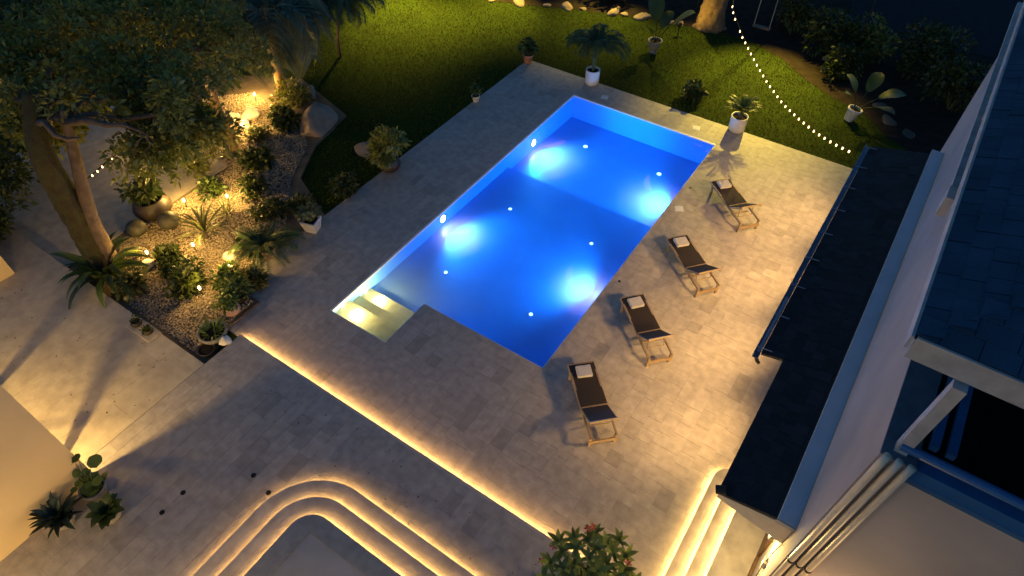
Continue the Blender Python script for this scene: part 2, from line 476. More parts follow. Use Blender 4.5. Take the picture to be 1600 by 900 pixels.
deck_rects = [(-2.62, -1.6, -12.6, 1.15), (-1.6, 0.0, -13.62, 1.15), (0, PW, 0.0, 1.15), (PW, 10.62, -13.62, 1.15), (SX, PW, -13.62, -PL), (0, SX, -13.62, SY)]
deck = MB()
for a, b_, c, d_ in deck_rects: deck.box(a+.001, b_-.001, c+.001, d_-.001, -0.25, -0.007)
deck = tag(deck.build('pool_deck', M['grout']), kind='structure')
pave(deck, deck_rects, 0.305, (.305, .305, .455, .61), 0.0, 3, M['stone'], UNIT)
terr_rects = [(-1.1, 9.42, -21.0, -13.66)]
terr = MB()
for a, b_, c, d_ in terr_rects: terr.box(a, b_, c, d_, -0.2, TZ-0.007)
terr = tag(terr.build('terrace', M['grout']), kind='structure')
pave(terr, [(-1.1, 9.42, -21.0, -13.63)], 0.305, (.305, .455, .61), TZ, 11, M['stone'], UNIT)
path_rects = [(-16, -1.104, -21.0, -14.62)]
pth = MB()
for a, b_, c, d_ in path_rects: pth.box(a, b_, c, d_-.001, -0.2, TZ-0.007)
pth = tag(pth.build('path', M['grout']), kind='structure')
pave(pth, path_rects, 0.90, (1.2, 1.5, 1.8), TZ, 23, M['stone_path'], UNIT_P, joint=0.005)

gp_ = tag(MB().box(-12.5, -6.62, -14.615, -9.4, -0.2, .043).build('garden_path', M['grout']), kind='structure')
pave(gp_, [(-12.5, -6.62, -14.615, -9.4)], 0.90, (1.2, 1.5, 1.8), .05, 29, M['stone_path'], UNIT_P, joint=0.005)

def led_ribbon(inner, outer, z0, z1, parent, m=None):
    """thin strip under a nosing: inner edge at z0, outer edge at z1"""
    b_ = MB(); n = len(inner)
    b_.add([(x,y,z0) for x,y in inner] + [(x,y,z1) for x,y in outer], [(i,i+1,n+i+1,n+i) for i in range(n-1)])
    return b_.build('led_strip', m or M['led'], parent)

# terrace nosing along the pool side, with its light strip
nose = MB().box(-1.1, 9.42, -13.66, -13.60, TZ-0.032, TZ+0.001).build('nosing', M['stone_step'], terr)
led_ribbon([(-1.08, -13.655), (9.4, -13.655)], [(-1.08, -13.632), (9.4, -13.632)], 0.060, 0.076, terr, M['led_edge'])

# ------------------------------------------------------------------ round-cornered platform with lit steps
def round_path(x0, y0, r, x1, y1=-21.0, n=14):
    pts = [(x0, y1)]
    for k in range(n+1):
        a = math.pi - k/n*math.pi/2
        pts.append((x0 + r + r*math.cos(a), y0 - r + r*math.sin(a)))
    pts.append((x1, y0))
    return pts
plat = thing('stepped_platform', 'round-cornered stone platform with three glowing steps at the bottom of the frame', 'platform', (3.0, -16.5, TZ))
off = Vector((-3.0, 16.5, -TZ))
def lift(o):
    o.location = off; return o
for k in range(3):
    x0, y0, r = 2.60 + .45*k, -14.99 - .385*k, 1.30 - .44*k
    z0, z1 = TZ + .15*k, TZ + .15*(k+1)
    body = round_path(x0, y0, r, 8.6)
    poly = body + [(8.6, -21.0)]
    if k == 2: poly = body + [(8.6, -16.06), (3.84, -16.06), (3.84, -21.0)]
    lift(MB().prism(poly[::-1], z0 - (0.0 if k else 0.01), z1 - .031).build('riser', M['stone_step'], plat))
    np_ = round_path(x0-.035, y0+.035, r+.035, 8.6)
    if k < 2:
        lift(MB().prism((np_ + [(8.6, -21.0)])[::-1], z1-.03, z1).build('tread', M['stone_step'], plat))
    else:
        cx, cy = 3.84, -16.06
        br = np_ + [(8.6, cy), (cx, cy), (cx, -21.0)]
        lift(MB().prism(br[::-1], z1-.03, z1).build('border', M['stone'], plat))
        lift(MB().box(cx+.004, 8.6, -21, cy-.004, z0, z1-.02).build('basin_floor', M['basin'], plat))
    lift(led_ribbon(round_path(x0-.004, y0+.004, r+.004, 8.6), round_path(x0-.024, y0+.024, r+.024, 8.6), z0+.045, z0+.060, plat))

# veranda steps by the house
vst = thing('veranda_steps', 'three bright white-lit stone steps climbing to the house veranda', 'steps', (9.9, -12.5, 0))
off2 = Vector((-9.9, 12.5, 0))
for k in range(3):
    x0 = 9.46 + .30*k; yN = -10.42 - .28*k; r = .35
    z0, z1 = .15*k, .15*(k+1)
    def rp(x, y, rr):
        pts = [(x, -15.5)]
        for q in range(9):
            a = math.pi - q/8*math.pi/2
            pts.append((x + rr + rr*math.cos(a), y - rr + rr*math.sin(a)))
        pts.append((10.66, y)); return pts
    o = MB().prism((rp(x0, yN, r) + [(10.66, -15.5)])[::-1], z0, z1-.031).build('riser', M['stone_step'], vst); o.location = off2
    o = MB().prism((rp(x0-.03, yN+.03, r+.03) + [(10.66, -15.5)])[::-1], z1-.03, z1).build('tread', M['stone_step'], vst); o.location = off2
    o = led_ribbon(rp(x0-.004, yN+.004, r+.004), rp(x0-.022, yN+.022, r+.022), z0+.050, z0+.070, vst, M['led_hot']); o.location = off2

# ------------------------------------------------------------------ pool
pool = thing('swimming_pool', 'rectangular swimming pool glowing bright blue in the stone deck', 'pool', (PW/2, -PL/2, 0))
poff = Vector((-PW/2, PL/2, 0))
def pp_(o): o.location = poff; return o
YB, ZN, ZB, ZC, ZF = -4.07, -.50, -.57, -.76, -.90
fl = MB().add([(0,-10.5,ZN),(PW,-10.5,ZN),(PW,YB,ZB),(0,YB,ZB)], [(0,1,2,3)])
fl.add([(0,YB,ZB),(PW,YB,ZB),(PW,YB,ZC),(0,YB,ZC)], [(0,1,2,3)])
pp_(fl.build('floor_shallow', M['pool_tile'], pool))
fl = MB().add([(0,YB,ZC),(PW,YB,ZC),(PW,0,ZF),(0,0,ZF)], [(0,1,2,3)])
pp_(fl.build('floor_deep', M['pool_tile'], pool))
w = MB()
WT = -0.035
w.box(-.2, 0, SY-.2, .2, -1.0, WT); w.box(PW, PW+.2, -PL-.2, .2, -1.0, WT); w.box(0, PW, 0, .2, -1.0, WT); w.box(SX, PW, -PL-.2, -PL, -1.0, WT)
w.box(0, SX, SY-.2, SY, -1.0, WT); w.box(SX, SX+.2, SY-.2, -PL-.2, -1.0, WT)
pp_(w.build('basin_wall', M['pool_wall'], pool))
c = MB()
c.box(-.002, .055, SY-.002, .002, WT, .002); c.box(.055, PW+.002, -.055, .002, WT, .002)  # broad pale strips on these sides stand in for the lit tile rim
c.box(PW-.012, PW+.03, -PL-.03, -.056, WT, -.006); c.box(SX-.012, PW-.012, -PL-.03, -PL+.012, WT, -.006); c.box(.012, SX+.03, SY-.03, SY+.012, WT, -.006); c.box(SX-.012, SX+.03, SY+.012, -PL-.03, WT, -.006)
pp_(c.build('coping', M['coping'], pool))
for (ya, yb, z, zb) in ((SY, -11.22, -.20, -.36), (-11.22, -10.88, -.34, -.46), (-10.88, -10.48, -.42, -.6)):
    pp_(MB().box(.002, SX-.002, ya+.002, yb, -.75, z).build('step', M['pool_step'], pool))
wz = -.06
pw_ = MB().add([(0.013,-PL+.013,wz),(PW-.013,-PL+.013,wz),(PW-.013,-.013,wz),(.013,-.013,wz)], [(0,1,2,3)])
pw_.add([(0.013,SY+.013,wz),(SX-.013,SY+.013,wz),(SX-.013,-PL+.013,wz),(.013,-PL+.013,wz)], [(0,1,2,3)])
tag(pw_.build('pool_water', M['water']), kind='structure')
BLUE = (0.0, 0.32, 1.0)
spots = [((0.0, -2.58, -.50), 1, 'pool light glowing on the long pool wall nearest the far corner'), ((0.0, -7.42, -.27), 1, 'pool light glowing on the long pool wall midway to the steps'),
         ((PW, -2.7, -.45), -1, 'pool light on the lounger-side wall at the deep end'), ((PW, -7.3, -.27), -1, 'pool light on the lounger-side wall at the shallow end')]
for p, sgn, lab in spots:
    t = thing('pool_light', lab, 'pool light', p, 0, 'wall lights of the pool')
    ring_ = MB().tube([(0.0,0,0),(sgn*.03,0,0)], .125, 16).build('housing', M['plastic_white'], t)
    MB().lathe([(0.0,.026),(.06,.02),(.105,0)], 16).build('lens', M['pool_lens'], t).rotation_euler = (0, sgn*math.pi/2, 0)
    t.children[-1].location = (sgn*.031, 0, 0)
    up_ = -.12 - p[2]
    mirror_disk = lamp('beam', t, (sgn*.62, 0, up_ + .03), 6.0 if p[1] > -4 else 4.0, (1.0, 0.50, 0.60), .1, 'AREA', aim=(sgn*.08, -.05, -1))  # added disk under the surface, stands in for light mirrored by the water
    mirror_disk.data.shape = 'DISK'; mirror_disk.data.size = 1.05; mirror_disk.data.spread = R(120)
    lamp('glow', t, (sgn*.14, 0, (up_ - .02) if p[1] < -4 else -.555 - p[2]), 320 if p[1] < -4 else 470, BLUE, .05, 'SPOT', 158 if p[1] < -4 else 166, 0.6, (sgn*1.0, -.15 if p[1] > -4 else 0, .34 if p[1] < -4 else .15))
for i, (x, y) in enumerate(((1.33, -1.35), (4.03, -1.32), (1.20, -5.72), (3.92, -5.66), (1.23, -8.87), (3.92, -8.82))):
    zz = (ZC + (ZF-ZC)*(y-YB)/(0-YB)) if y > YB else (ZN + (ZB-ZN)*(y+10.5)/(YB+10.5))
    lab = ['large round inlet on the deep pool floor nearer the long wall', 'large round inlet on the deep pool floor nearer the loungers', 'small white inlet on the pool floor past the deep end, long-wall side',
           'small white inlet on the pool floor past the deep end, lounger side', 'small white inlet on the pool floor nearest the yellow steps', 'small white inlet on the pool floor nearest the near corner'][i]
    big = i < 2
    t = thing('floor_inlet', lab, 'pool inlet', (x, y, zz+.006), 0, 'inlets in the pool floor')
    MB().lathe([(.075 if big else .05, 0), (.07 if big else .046, .012), (0, .016)], 16).build('cover', M['pool_dot'] if big else M['pool_dot'], t)
for y, z, lab in ((-11.46, -.15, 'warm step light above the uppermost pool step'), (-10.68, -.375, 'warm step light above the lowest pool step')):
    t = thing('step_light', lab, 'step light', (0, y, z), 0, 'warm lights at the pool steps')
    MB().tube([(0,0,0),(.02,0,0)], .05, 14).build('housing', M['plastic_white'], t)
    MB().tube([(.021,0,0),(.026,0,0)], .038, 14).build('lens', M['pool_lens_warm'], t)
    lamp('glow', t, (.50, 0, .015), 30.0, (1.0, .76, .26), .02)

# deck fittings
for i, (x, y, rz, lab) in enumerate(((0.99, .44, .3, 'pale square skimmer lid by the potted palm at the far pool edge'), (4.35, .49, .3, 'pale square skimmer lid near the far right pool corner'), (5.53, -3.54, .5, 'pale square skimmer lid beside the pool between two loungers'))):
    t = thing('skimmer_lid', lab, 'skimmer lid', (x, y, 0), rz, 'skimmer lids in the deck')
    MB().box(-.12, .12, -.12, .12, .0015, .006).build('frame', M['plastic_white'], t)
    MB().lathe([(.09, .0065), (.085, .011), (0, .011)], 20).build('cover', M['plastic_white'], t)
for x, y, z, lab in ((1.05, -16.82, TZ, 'dark round drain on the terrace, nearer the round platform of the left pair'), (1.05, -17.29, TZ, 'dark round drain on the terrace nearest the three potted plants'), (1.9, -15.82, TZ, 'dark round drain on the open terrace above the curved steps'), (2.42, -15.9, TZ, 'dark round drain touching the outer curved step'), (5.42, -2.48, 0, 'tiny dark round drain at the pool edge by the farthest lounger'), (5.42, -7.0, 0, 'tiny dark round drain at the pool edge by the third lounger')):
    rr = .052 if z > 0 else .035
    t = thing('floor_drain', lab, 'drain', (x, y, z), 0, 'round drains in the paving')
    MB().lathe([(rr, .0015), (rr*.96, .006), (rr*.8, .006), (rr*.78, .003), (0, .003)], 18).build('ring', M['metal_dark'], t)
    g_ = MB()
    for q in range(-2, 3): g_.box(-rr*.6, rr*.6, q*rr*.25-.004, q*rr*.25+.004, .0032, .0055)
    g_.build('grate', M['metal_dark'], t)

# ------------------------------------------------------------------ house
HA = math.atan(0.0141)
house = thing('house', 'two-storey pale house with dark shingle roofs along the right side', 'house', (10.66, -13.05, 0), -HA)
H = lambda mb, name, m, par=None, sm=False: mb.build(name, m, par or house, sm)
# local frame: origin at the near corner on the ground, +x into the house, +y along the facade (away)
FY = 12.5            # facade length
H(MB().box(0, .28, 0, 5.9, .0, 6.05), 'front_wall', M['wall'])
H(MB().box(0, .28, 5.902, FY, .0, 5.05), 'front_wall', M['wall'])
H(MB().box(.282, 6, 0, .25, .0, 5.80), 'end_wall', M['wall'])
H(MB().box(.282, 6, FY-.25, FY, .0, 5.05), 'end_wall', M['wall'])
H(MB().box(-.004, .33, -.004, 5.88, 6.051, 6.075), 'wall_coping', M['slate'])
H(MB().box(-.03, .33, 5.9, 15.2, 5.052, 5.13), 'sill', M['white_paint'])
H(MB().box(.285, 6, .3, FY-.3, 4.70, 4.80), 'balcony_floor', M['shade_int'])
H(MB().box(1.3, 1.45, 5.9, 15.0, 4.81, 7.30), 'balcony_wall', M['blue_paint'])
H(MB().box(1.0, 6, 3.2, 3.35, 4.81, 7.28), 'shade_wall', M['shade_int'])  # back wall in the near-black shade colour
H(MB().box(.33, 1.29, 5.95, 15.2, 5.02, 5.08), 'blue_sill', M['blue_paint'])
H(MB().box(.40, .48, .35, 5.8, 6.02, 6.10), 'rail', M['blue_paint'])
H(MB().box(.56, .64, .35, 5.8, 6.02, 6.10), 'rail', M['blue_paint'])
H(MB().tube([(.12, .09, 6.20), (6, .09, 6.20)], .05, 10), 'rail', M['blue_paint'])
H(MB().box(.34, 6, .05, .25, 5.801, 6.0), 'window_band', M['blue_paint'])
H(MB().bar((.16, .14, 6.08), (.16, .14, 7.24), .12, .12, (0,1,0)), 'column', M['white_paint'])
for y in (6.0, 9.1, 11.8, 14.5):
    H(MB().bar((.12, y, 5.13), (.12, y, 7.24), .13, .13, (0,1,0)), 'column', M['white_paint'])
H(MB().box(-.12, .26, 5.62, 5.98, 5.14, 5.5), 'column_base', M['white_paint'])
# upper hip roof
ez, ex, ey = 7.55, -.36, .18
rise = .36
up = MB()
A_ = (ex, ey, ez); B_ = (ex+9, ey, ez); C_ = (ex, 15.6, ez)
R1 = (ex+4.5, ey+4.5, ez+4.5*rise); R2 = (ex+4.5, 13.0, ez+4.5*rise)
up.add([A_, B_, R1, C_, R2], [(0,1,2), (0,2,4,3)])
up.add([(ex,ey,ez-.05),(ex+9,ey,ez-.05),(ex+9,15.6,ez-.05),(ex,15.6,ez-.05)], [(0,3,2,1)])
uroof = H(up, 'upper_roof', M['shingle_blue'])
sh = MB()      # shingle courses on both slopes, stepped
def course(p0, p1, d, n_, w, t, mb, rg):
    """a row of shingles from p0 to p1, going up along d"""
    p0 = Vector(p0); p1 = Vector(p1); d = Vector(d)
    e = p1-p0; L_ = e.length
    if L_ < .05: return
    e.normalize(); s_ = 0.0
    while s_ < L_:
        l = min(rg.uniform(.18, .34), L_-s_)
        a = p0+e*s_+Vector(n_)*(.012+rg.uniform(0,.006)); b2 = a+e*(l-.008)
        up0, up1 = a+d*w-Vector(n_)*.009, b2+d*w-Vector(n_)*.009
        mb.add([a, b2, up1, up0, a-Vector(n_)*t, b2-Vector(n_)*t], [(0,1,2,3), (4,5,1,0)])
        s_ += l
rg = random.Random(5)
sl = Vector((1, 0, rise)).normalized(); nl = Vector((-rise, 0, 1)).normalized()
sn = Vector((0, 1, rise)).normalized(); nn = Vector((0, -rise, 1)).normalized()
k = 0
while k*.2*sl.x < 3.6:
    dx = k*.2*sl.x
    course((ex+dx, 14.0, ez+dx*rise), (ex+dx, ey+dx, ez+dx*rise), sl, nl, .215, .012, sh, rg)
    course((ex+dx, ey+dx, ez+dx*rise), (ex+5.0, ey+dx, ez+dx*rise), sn, nn, .215, .012, sh, rg)
    k += 1
tag(H(sh, 'shingle_field', M['shingle_blue'], uroof), kind='stuff')
H(MB().box(ex+.02, ex+9, ey-.03, ey-.002, ez-.27, ez-.004), 'fascia', M['white_paint'])
H(MB().box(ex-.03, ex-.002, ey-.03, 15.6, ez-.16, ez-.004), 'fascia', M['white_paint'])
# veranda roof: main part with gutter, stepped-back part near the steps
lo = MB()
zl, zh = 2.62, 2.93
lo.add([(-1.50, 3.55, zl), (-.26, 3.55, zh), (-.26, 11.2, zh), (-1.50, 11.2, zl), (-1.50, 3.55, zl-.06), (-.26, 3.55, zh-.06), (-.26, 11.2, zh-.06), (-1.50, 11.2, zl-.06)],
       [(0,1,2,3), (7,6,5,4), (0,4,5,1), (1,5,6,2), (2,6,7,3), (3,7,4,0)])
zl2 = zl + .40*(zh-zl)/1.24
lo.add([(-1.12, .55, zl2), (-.26, .55, zh), (-.26, 3.548, zh), (-1.12, 3.548, zl2), (-1.12, .55, zl2-.06), (-.26, .55, zh-.06), (-.26, 3.548, zh-.06), (-1.12, 3.548, zl2-.06)],
       [(0,1,2,3), (7,6,5,4), (0,4,5,1), (1,5,6,2), (3,7,4,0)])
lroof = H(lo, 'veranda_roof', M['shingle'])
sh = MB(); sv = Vector((1.24, 0, zh-zl)).normalized(); nv = Vector((-(zh-zl), 0, 1.24)).normalized()
for k in range(6):
    x = -1.50+k*.2*sv.x; z = zl+k*.2*sv.z
    course((x, 11.2, z), (x, 3.55, z), sv, nv, .21, .018, sh, rg)
    if x > -1.14: course((x, 3.545, z), (x, .55, z), sv, nv, .21, .018, sh, rg)
tag(H(sh, 'shingle_field', M['shingle'], lroof), kind='stuff')
H(MB().tube([(-1.16, .57, zl2+.0), (-1.02, .62, zl2+.05)], .07, 10), 'ridge_cap', M['shingle'], lroof)
H(MB().add([(-1.10, .56, zl2-.065), (-.005, .56, zh-.065), (-.005, .56, zl2-.42), (-1.10, .56, zl2-.17), (-1.10, .64, zl2-.065), (-.005, .64, zh-.065), (-.005, .64, zl2-.42), (-1.10, .64, zl2-.17)],
           [(0,3,2,1), (4,5,6,7), (0,1,5,4), (1,2,6,5), (2,3,7,6), (3,0,4,7)]), 'end_board', M['pipe'])
H(MB().box(-.262, -.002, .5, 11.25, zh+.01, zh+.10), 'ledge', M['ledge'])
H(MB().box(-.27, .0, .47, .498, zh-.0, zh+.09), 'ledge_end', M['white_paint'])
# gutter
gm = MB()
prof = [(-1.62, zl+.02), (-1.62, zl-.09), (-1.51, zl-.09), (-1.51, zl-.07), (-1.60, zl-.07), (-1.60, zl+.02)]
for (ya, yb) in ((3.45, 11.25),):
    n = len(prof)
    gm.add([(x, ya, z) for x, z in prof] + [(x, yb, z) for x, z in prof], [tuple(range(n)), tuple(range(2*n-1, n-1, -1))] + [(i, n+i, n+(i+1)%n, (i+1)%n) for i in range(n)])
gut = H(gm, 'gutter', M['gutter'])
for i in range(9):
    y = 3.62 + i*.93
    H(MB().tube([(-1.62, y, zl+.02), (-1.58, y, zl+.05), (-1.45, y, zl+.06), (-1.34, y, zl+.075)], .012, 6), 'bracket', M['gutter'], gut)
H(MB().box(-1.585, -1.53, 3.6, 5.2, zl-.06, zl-.05), 'gutter_water', M['ledge'], gut)
H(MB().tube([(-1.56, 3.5, zl-.09), (-1.50, 3.47, zl-.16), (-1.47, 3.5, zl-.22)], .035, 8), 'spout', M['metal_dark'], gut)
# posts carrying the veranda roof
for y in (3.9, 7.4, 10.9):
    H(MB().bar((-.55, y, 0), (-.55, y, zl+.16), .09, .09, (0,1,0)), 'veranda_post', M['wood'])
# drain pipes
for i, x in enumerate((.05, .165, .28)):
    pz = MB().tube([(x, -.06, .0), (x, -.06, 5.95), (x+.02, -.02, 6.1)], .042, 12)
    pi = H(pz, 'drain_pipe', M['pipe'], None, True)
    for z in (3.2,):
        H(MB().lathe([(.047,-.02),(.05,-.02),(.05,.02),(.047,.02)], 12, (x, -.06, z)), 'clamp', M['metal_dark'], pi)
# door and junction box under the veranda
H(MB().box(-.05, -.004, 1.05, 2.9, .46, 2.35), 'door', M['wood'])
H(MB().box(-.055, -.004, .25, 1.04, .455, .60), 'skirting', M['wood'])
jb = H(MB().box(-.06, -.004, .42, .55, 1.55, 1.72), 'junction_box', M['pipe'])
H(MB().tube([(-.03, .48, 1.72), (-.025, .5, 2.1), (-.02, .46, 2.5)], .008, 6), 'cable', M['metal_dark'], jb)
H(MB().tube([(-.03, .46, 1.55), (-.025, .36, 1.1), (-.02, .22, .75), (-.02, .1, .6)], .008, 6), 'cable', M['metal_dark'], jb)
# eave spotlights of the veranda
for i, (y, pw, lab) in enumerate(((3.1, 400, 'warm downlight under the veranda eave beside the nearest lounger'), (5.6, 380, 'warm downlight under the veranda eave beside the third lounger'), (8.2, 420, 'warm downlight under the veranda eave beside the second lounger'), (10.9, 340, 'warm downlight under the far end of the veranda eave'))):
    p = house.matrix_basis @ Vector((0,0,0))
    mw = Matrix.Translation((10.66, -13.05, 0)) @ Matrix.Rotation(-HA, 4, 'Z')
    xx = -1.30 if y > 3.5 else -1.0
    q = mw @ Vector((xx, y, 2.42))
    t = thing('eave_light', lab, 'lamp', q, 0, 'downlights under the veranda eave')
    MB().lathe([(.05, -.06), (.06, .0), (.05, .06), (.0, .07)], 14).build('housing', M['metal_dark'], t)
    MB().lathe([(.0, -.075), (.04, -.07), (.045, -.062)], 14).build('lens', M['bulb'], t)
    lamp('beam', t, (0, 0, -.14), pw, (1.0, .59, .20), .22, 'SPOT', 98, 1.0, (-.66, .10 if i == 0 else .16, -.80))
t = thing('veranda_wall_lamp', 'warm wall lamp under the veranda roof above the lit steps', 'lamp', (10.56, -12.25, 1.95))
MB().lathe([(.05, -.1), (.06, .0), (.05, .08), (0, .1)], 12).build('housing', M['metal_dark'], t)
lamp('glow', t, (-.24, -.1, -.2), 60, (1.0, .68, .22), .05)

# ------------------------------------------------------------------ wall and porch at the lower left
pv = thing('porch_building', 'rendered beige wall with porch at the lower left edge', 'building', (-.58, -17.55, TZ))
off3 = Vector((.58, 17.55, -TZ))
def PB(mb, name, m):
    o = mb.build(name, m, pv); o.location = off3; return o
PB(MB().box(-.76, -.575, -21.5, -17.55, TZ, 4.3), 'wall', M['wall2'])
for x, y in ((-1.62, -17.62), (-4.3, -17.7)):
    PB(MB().box(x-.065, x+.065, y-.065, y+.065, TZ, 4.1), 'pillar', M['wall2'])
PB(MB().box(-7.5, -.765, -17.75, -17.55, 4.1, 4.29), 'beam', M['wall2'])
PB(MB().box(-7.6, -.5, -21.6, -17.4, 4.301, 4.45), 'roof_slab', M['slate'])
PB(MB().bar((-3.0, -17.9, TZ), (-3.0, -17.9, 1.0), .12, .12, (0,1,0)), 'pillar', M['wall2'])
for i, (x, y, pw) in enumerate(((-1.02, -18.5, 270), (-3.85, -18.75, 125))):
    t = thing('porch_lamp', ['warm porch lamp behind the beige wall corner', 'warm porch lamp deeper in the porch at the left edge'][i], 'lamp', (x, y, 1.6), 0, 'porch lamps')
    MB().lathe([(.04,-.12),(.055,-.1),(.055,.08),(.0,.14)], 12).build('housing', M['metal_dark'], t)
    if i == 0: MB().bar((0,0,.05), (.25,0,.05), .03, .03).build('arm', M['metal_dark'], t)
    else: MB().bar((0,0,.1), (0,0,2.7), .02, .02, (0,1,0)).build('arm', M['metal_dark'], t)
    lamp('glow', t, (0, 0, -.2), pw, (1.0, .62, .18), .09)
gw = thing('garden_wall', 'pale low wall end at the left edge below the dark bush', 'wall', (-8.0, -15.9, TZ))
MB().box(-1.5, .62, -.45, .42, 0, .75).build('wall', M['wall2'], gw)
MB().box(-1.5, .66, -.49, .46, .751, .80).build('wall_coping', M['stone_step'], gw)

# ------------------------------------------------------------------ sun loungers and towels
def lounger_meshes(back):
    d = {}
    L_, W_, hz = 1.86, .60, .32
    hx = 1.12
    for nm, s in (('l', -1), ('r', 1)):
        d['side_'+nm] = MB().bar((0, s*(W_/2-.02), hz), (L_, s*(W_/2-.02), hz-.02), .035, .06).mesh('side_rail', M['teak'])
    d['sling'] = None
    sl_ = MB(); n = 8
    for i in range(n+1):
        x = .02 + (hx-.02)*i/n; z = hz+.034 - .012*math.sin(math.pi*i/n)
        for y in (-W_/2+.015, W_/2-.015):
            sl_.v.append((x, y, z)); 
        for y in (-W_/2+.015, W_/2-.015):
            sl_.v.append((x, y, z-.012))
    for i in range(n):
        a = i*4; b2 = a+4
        sl_.f += [(a, b2, b2+1, a+1), (a+3, b2+3, b2+2, a+2), (a, a+2, b2+2, b2), (a+1, b2+1, b2+3, a+3)]
    sl_.f += [(0,1,3,2), (n*4, n*4+2, n*4+3, n*4+1)]
    d['sling'] = sl_.mesh('sling', M['fabric'])
    ang = R(back); bl = .66
    bx, bz = math.cos(ang)*bl, math.sin(ang)*bl
    bk = MB()
    t = Vector((math.cos(ang), 0, math.sin(ang))); nr = Vector((-math.sin(ang), 0, math.cos(ang)))
    p0 = Vector((hx+.03, 0, hz+.03))
    for yy in (-W_/2+.03, W_/2-.03):
        for kk in (0, bl):
            bk.v += [tuple(p0+t*kk+Vector((0,yy,0))+nr*.006), tuple(p0+t*kk+Vector((0,yy,0))-nr*.006)]
    bk.f = [(0,2,6,4), (1,5,7,3), (0,4,5,1), (2,3,7,6), (0,1,3,2), (4,6,7,5)]
    d['back'] = bk.mesh('back_sling', M['fabric'])
    fr = MB()
    for yy in (-W_/2+.02, W_/2-.02):
        fr.bar(p0+Vector((0,yy,-.012))-nr*.02, p0+t*(bl+.02)+Vector((0,yy,-.012))-nr*.02, .03, .035, nr)
    fr.bar(p0+t*(bl+.01)+Vector((0,-W_/2,0)), p0+t*(bl+.01)+Vector((0,W_/2,0)), .035, .04, nr)
    d['backframe'] = fr.mesh('back_frame', M['teak'])
    d['hinge'] = MB().bar((hx+.012, -W_/2+.02, hz+.03), (hx+.012, W_/2-.02, hz+.03), .03, .03).mesh('hinge_bar', M['teak'])
    d['support'] = MB().tube([p0+t*.42+Vector((0,-.2,0))-nr*.03, (hx+.42,-.2,hz-.03), (hx+.42,.2,hz-.03), p0+t*.42+Vector((0,.2,0))-nr*.03], .013, 8).mesh('support_bar', M['teak'])
    d['foot_bar'] = MB().bar((.02, -W_/2, hz+.0), (.02, W_/2, hz), .035, .07).mesh('foot_rail', M['teak'])
    d['head_bar'] = MB().bar((L_-.02, -W_/2, .16), (L_-.02, W_/2, .16), .035, .09).mesh('head_rail', M['teak'])
    d['leg'] = MB().bar((0,0,0), (0,0,hz-.03), .04, .055, (0,1,0)).mesh('leg', M['teak'])
    d['stretcher'] = MB().bar((hx+.18,-W_/2+.03,.20), (hx+.18,W_/2-.03,.20), .03, .03).mesh('stretcher', M['teak'])
    return d
LMS = [lounger_meshes(q) for q in (37, 35, 40, 34)]
tw = bmesh.new(); bmesh.ops.create_cube(tw, size=1.0)
bmesh.ops.scale(tw, vec=(.29, .33, .05), verts=tw.verts)
bmesh.ops.bevel(tw, geom=tw.edges[:], offset=.007, segments=2, affect='EDGES')
tw_me = bpy.data.meshes.new('fold'); tw.to_mesh(tw_me); tw.free(); tw_me.materials.append(M['towel'])
lg = [((6.09, -2.11), -42.0, 'teak sun lounger with raised back farthest from the lit steps', 'folded white towel on the farthest sun lounger'),
      ((6.04, -5.02), -40.5, 'teak sun lounger second from the far end of the row', 'folded white towel on the second sun lounger from the far end'),
      ((6.00, -7.57), -42.5, 'teak sun lounger third from the far end, beside the glowing near pool light', 'folded white towel on the third sun lounger from the far end'),
      ((5.96, -9.99), -45.5, 'teak sun lounger nearest the bottom, past the near pool corner', 'folded white towel on the sun lounger nearest the bottom')]
for LM, ((x, y), a, lab, tlab) in zip(LMS, lg):
    t = thing('sun_lounger', lab, 'sun lounger', (x, y, 0.002), R(a), 'sun loungers in a row beside the pool')
    obj('side_rail', LM['side_l'], t); obj('side_rail', LM['side_r'], t)
    obj('sling', LM['sling'], t); bk = obj('backrest', LM['back'], t); obj('back_frame', LM['backframe'], bk)
    obj('hinge_bar', LM['hinge'], t); obj('support_bar', LM['support'], t); obj('foot_rail', LM['foot_bar'], t); obj('head_rail', LM['head_bar'], t); obj('stretcher', LM['stretcher'], t)
    for lx in (.16, 1.82):
        for ly in (-.27, .27): obj('leg', LM['leg'], t, (lx, ly, 0))
    c_, s_ = math.cos(R(a)), math.sin(R(a))
    tt = thing('folded_towel', tlab, 'towel', (x + c_*.26, y + s_*.26, .356), R(a + random.uniform(-4, 4)), 'folded towels on the loungers')
    obj('fold', tw_me, tt, (0, 0, .022)); obj('fold', tw_me, tt, (.006, .004, .062), (0, 0, .02), (.96, .98, .55))

# ------------------------------------------------------------------ plant building blocks
def strip_leaf(L_, W_, bend=0.8, n=5, fold=.25, tip=0.0, mat_=None, name='leaf', up0=1.0):
    """a tapered leaf along +x that starts at angle up0 (rad) and arches over by bend (rad)"""
    vs = []; fs = []
    x = z = 0.0; a = up0
    for i in range(n+1):
        t = i/n
        w_ = W_/2*(max(.12, math.sin(math.pi*min(1, t*.86+.14)))**.8 if t < 1 else tip)
        vs += [(x, -w_, z + fold*w_), (x, 0, z), (x, w_, z + fold*w_)]
        x += math.cos(a)*L_/n; z += math.sin(a)*L_/n; a -= bend/n
    for i in range(n):
        k = i*3; fs += [(k, k+3, k+4, k+1), (k+1, k+4, k+5, k+2)]
    m = MB(); m.add(vs, fs)
    return m.mesh(name, mat_, True)

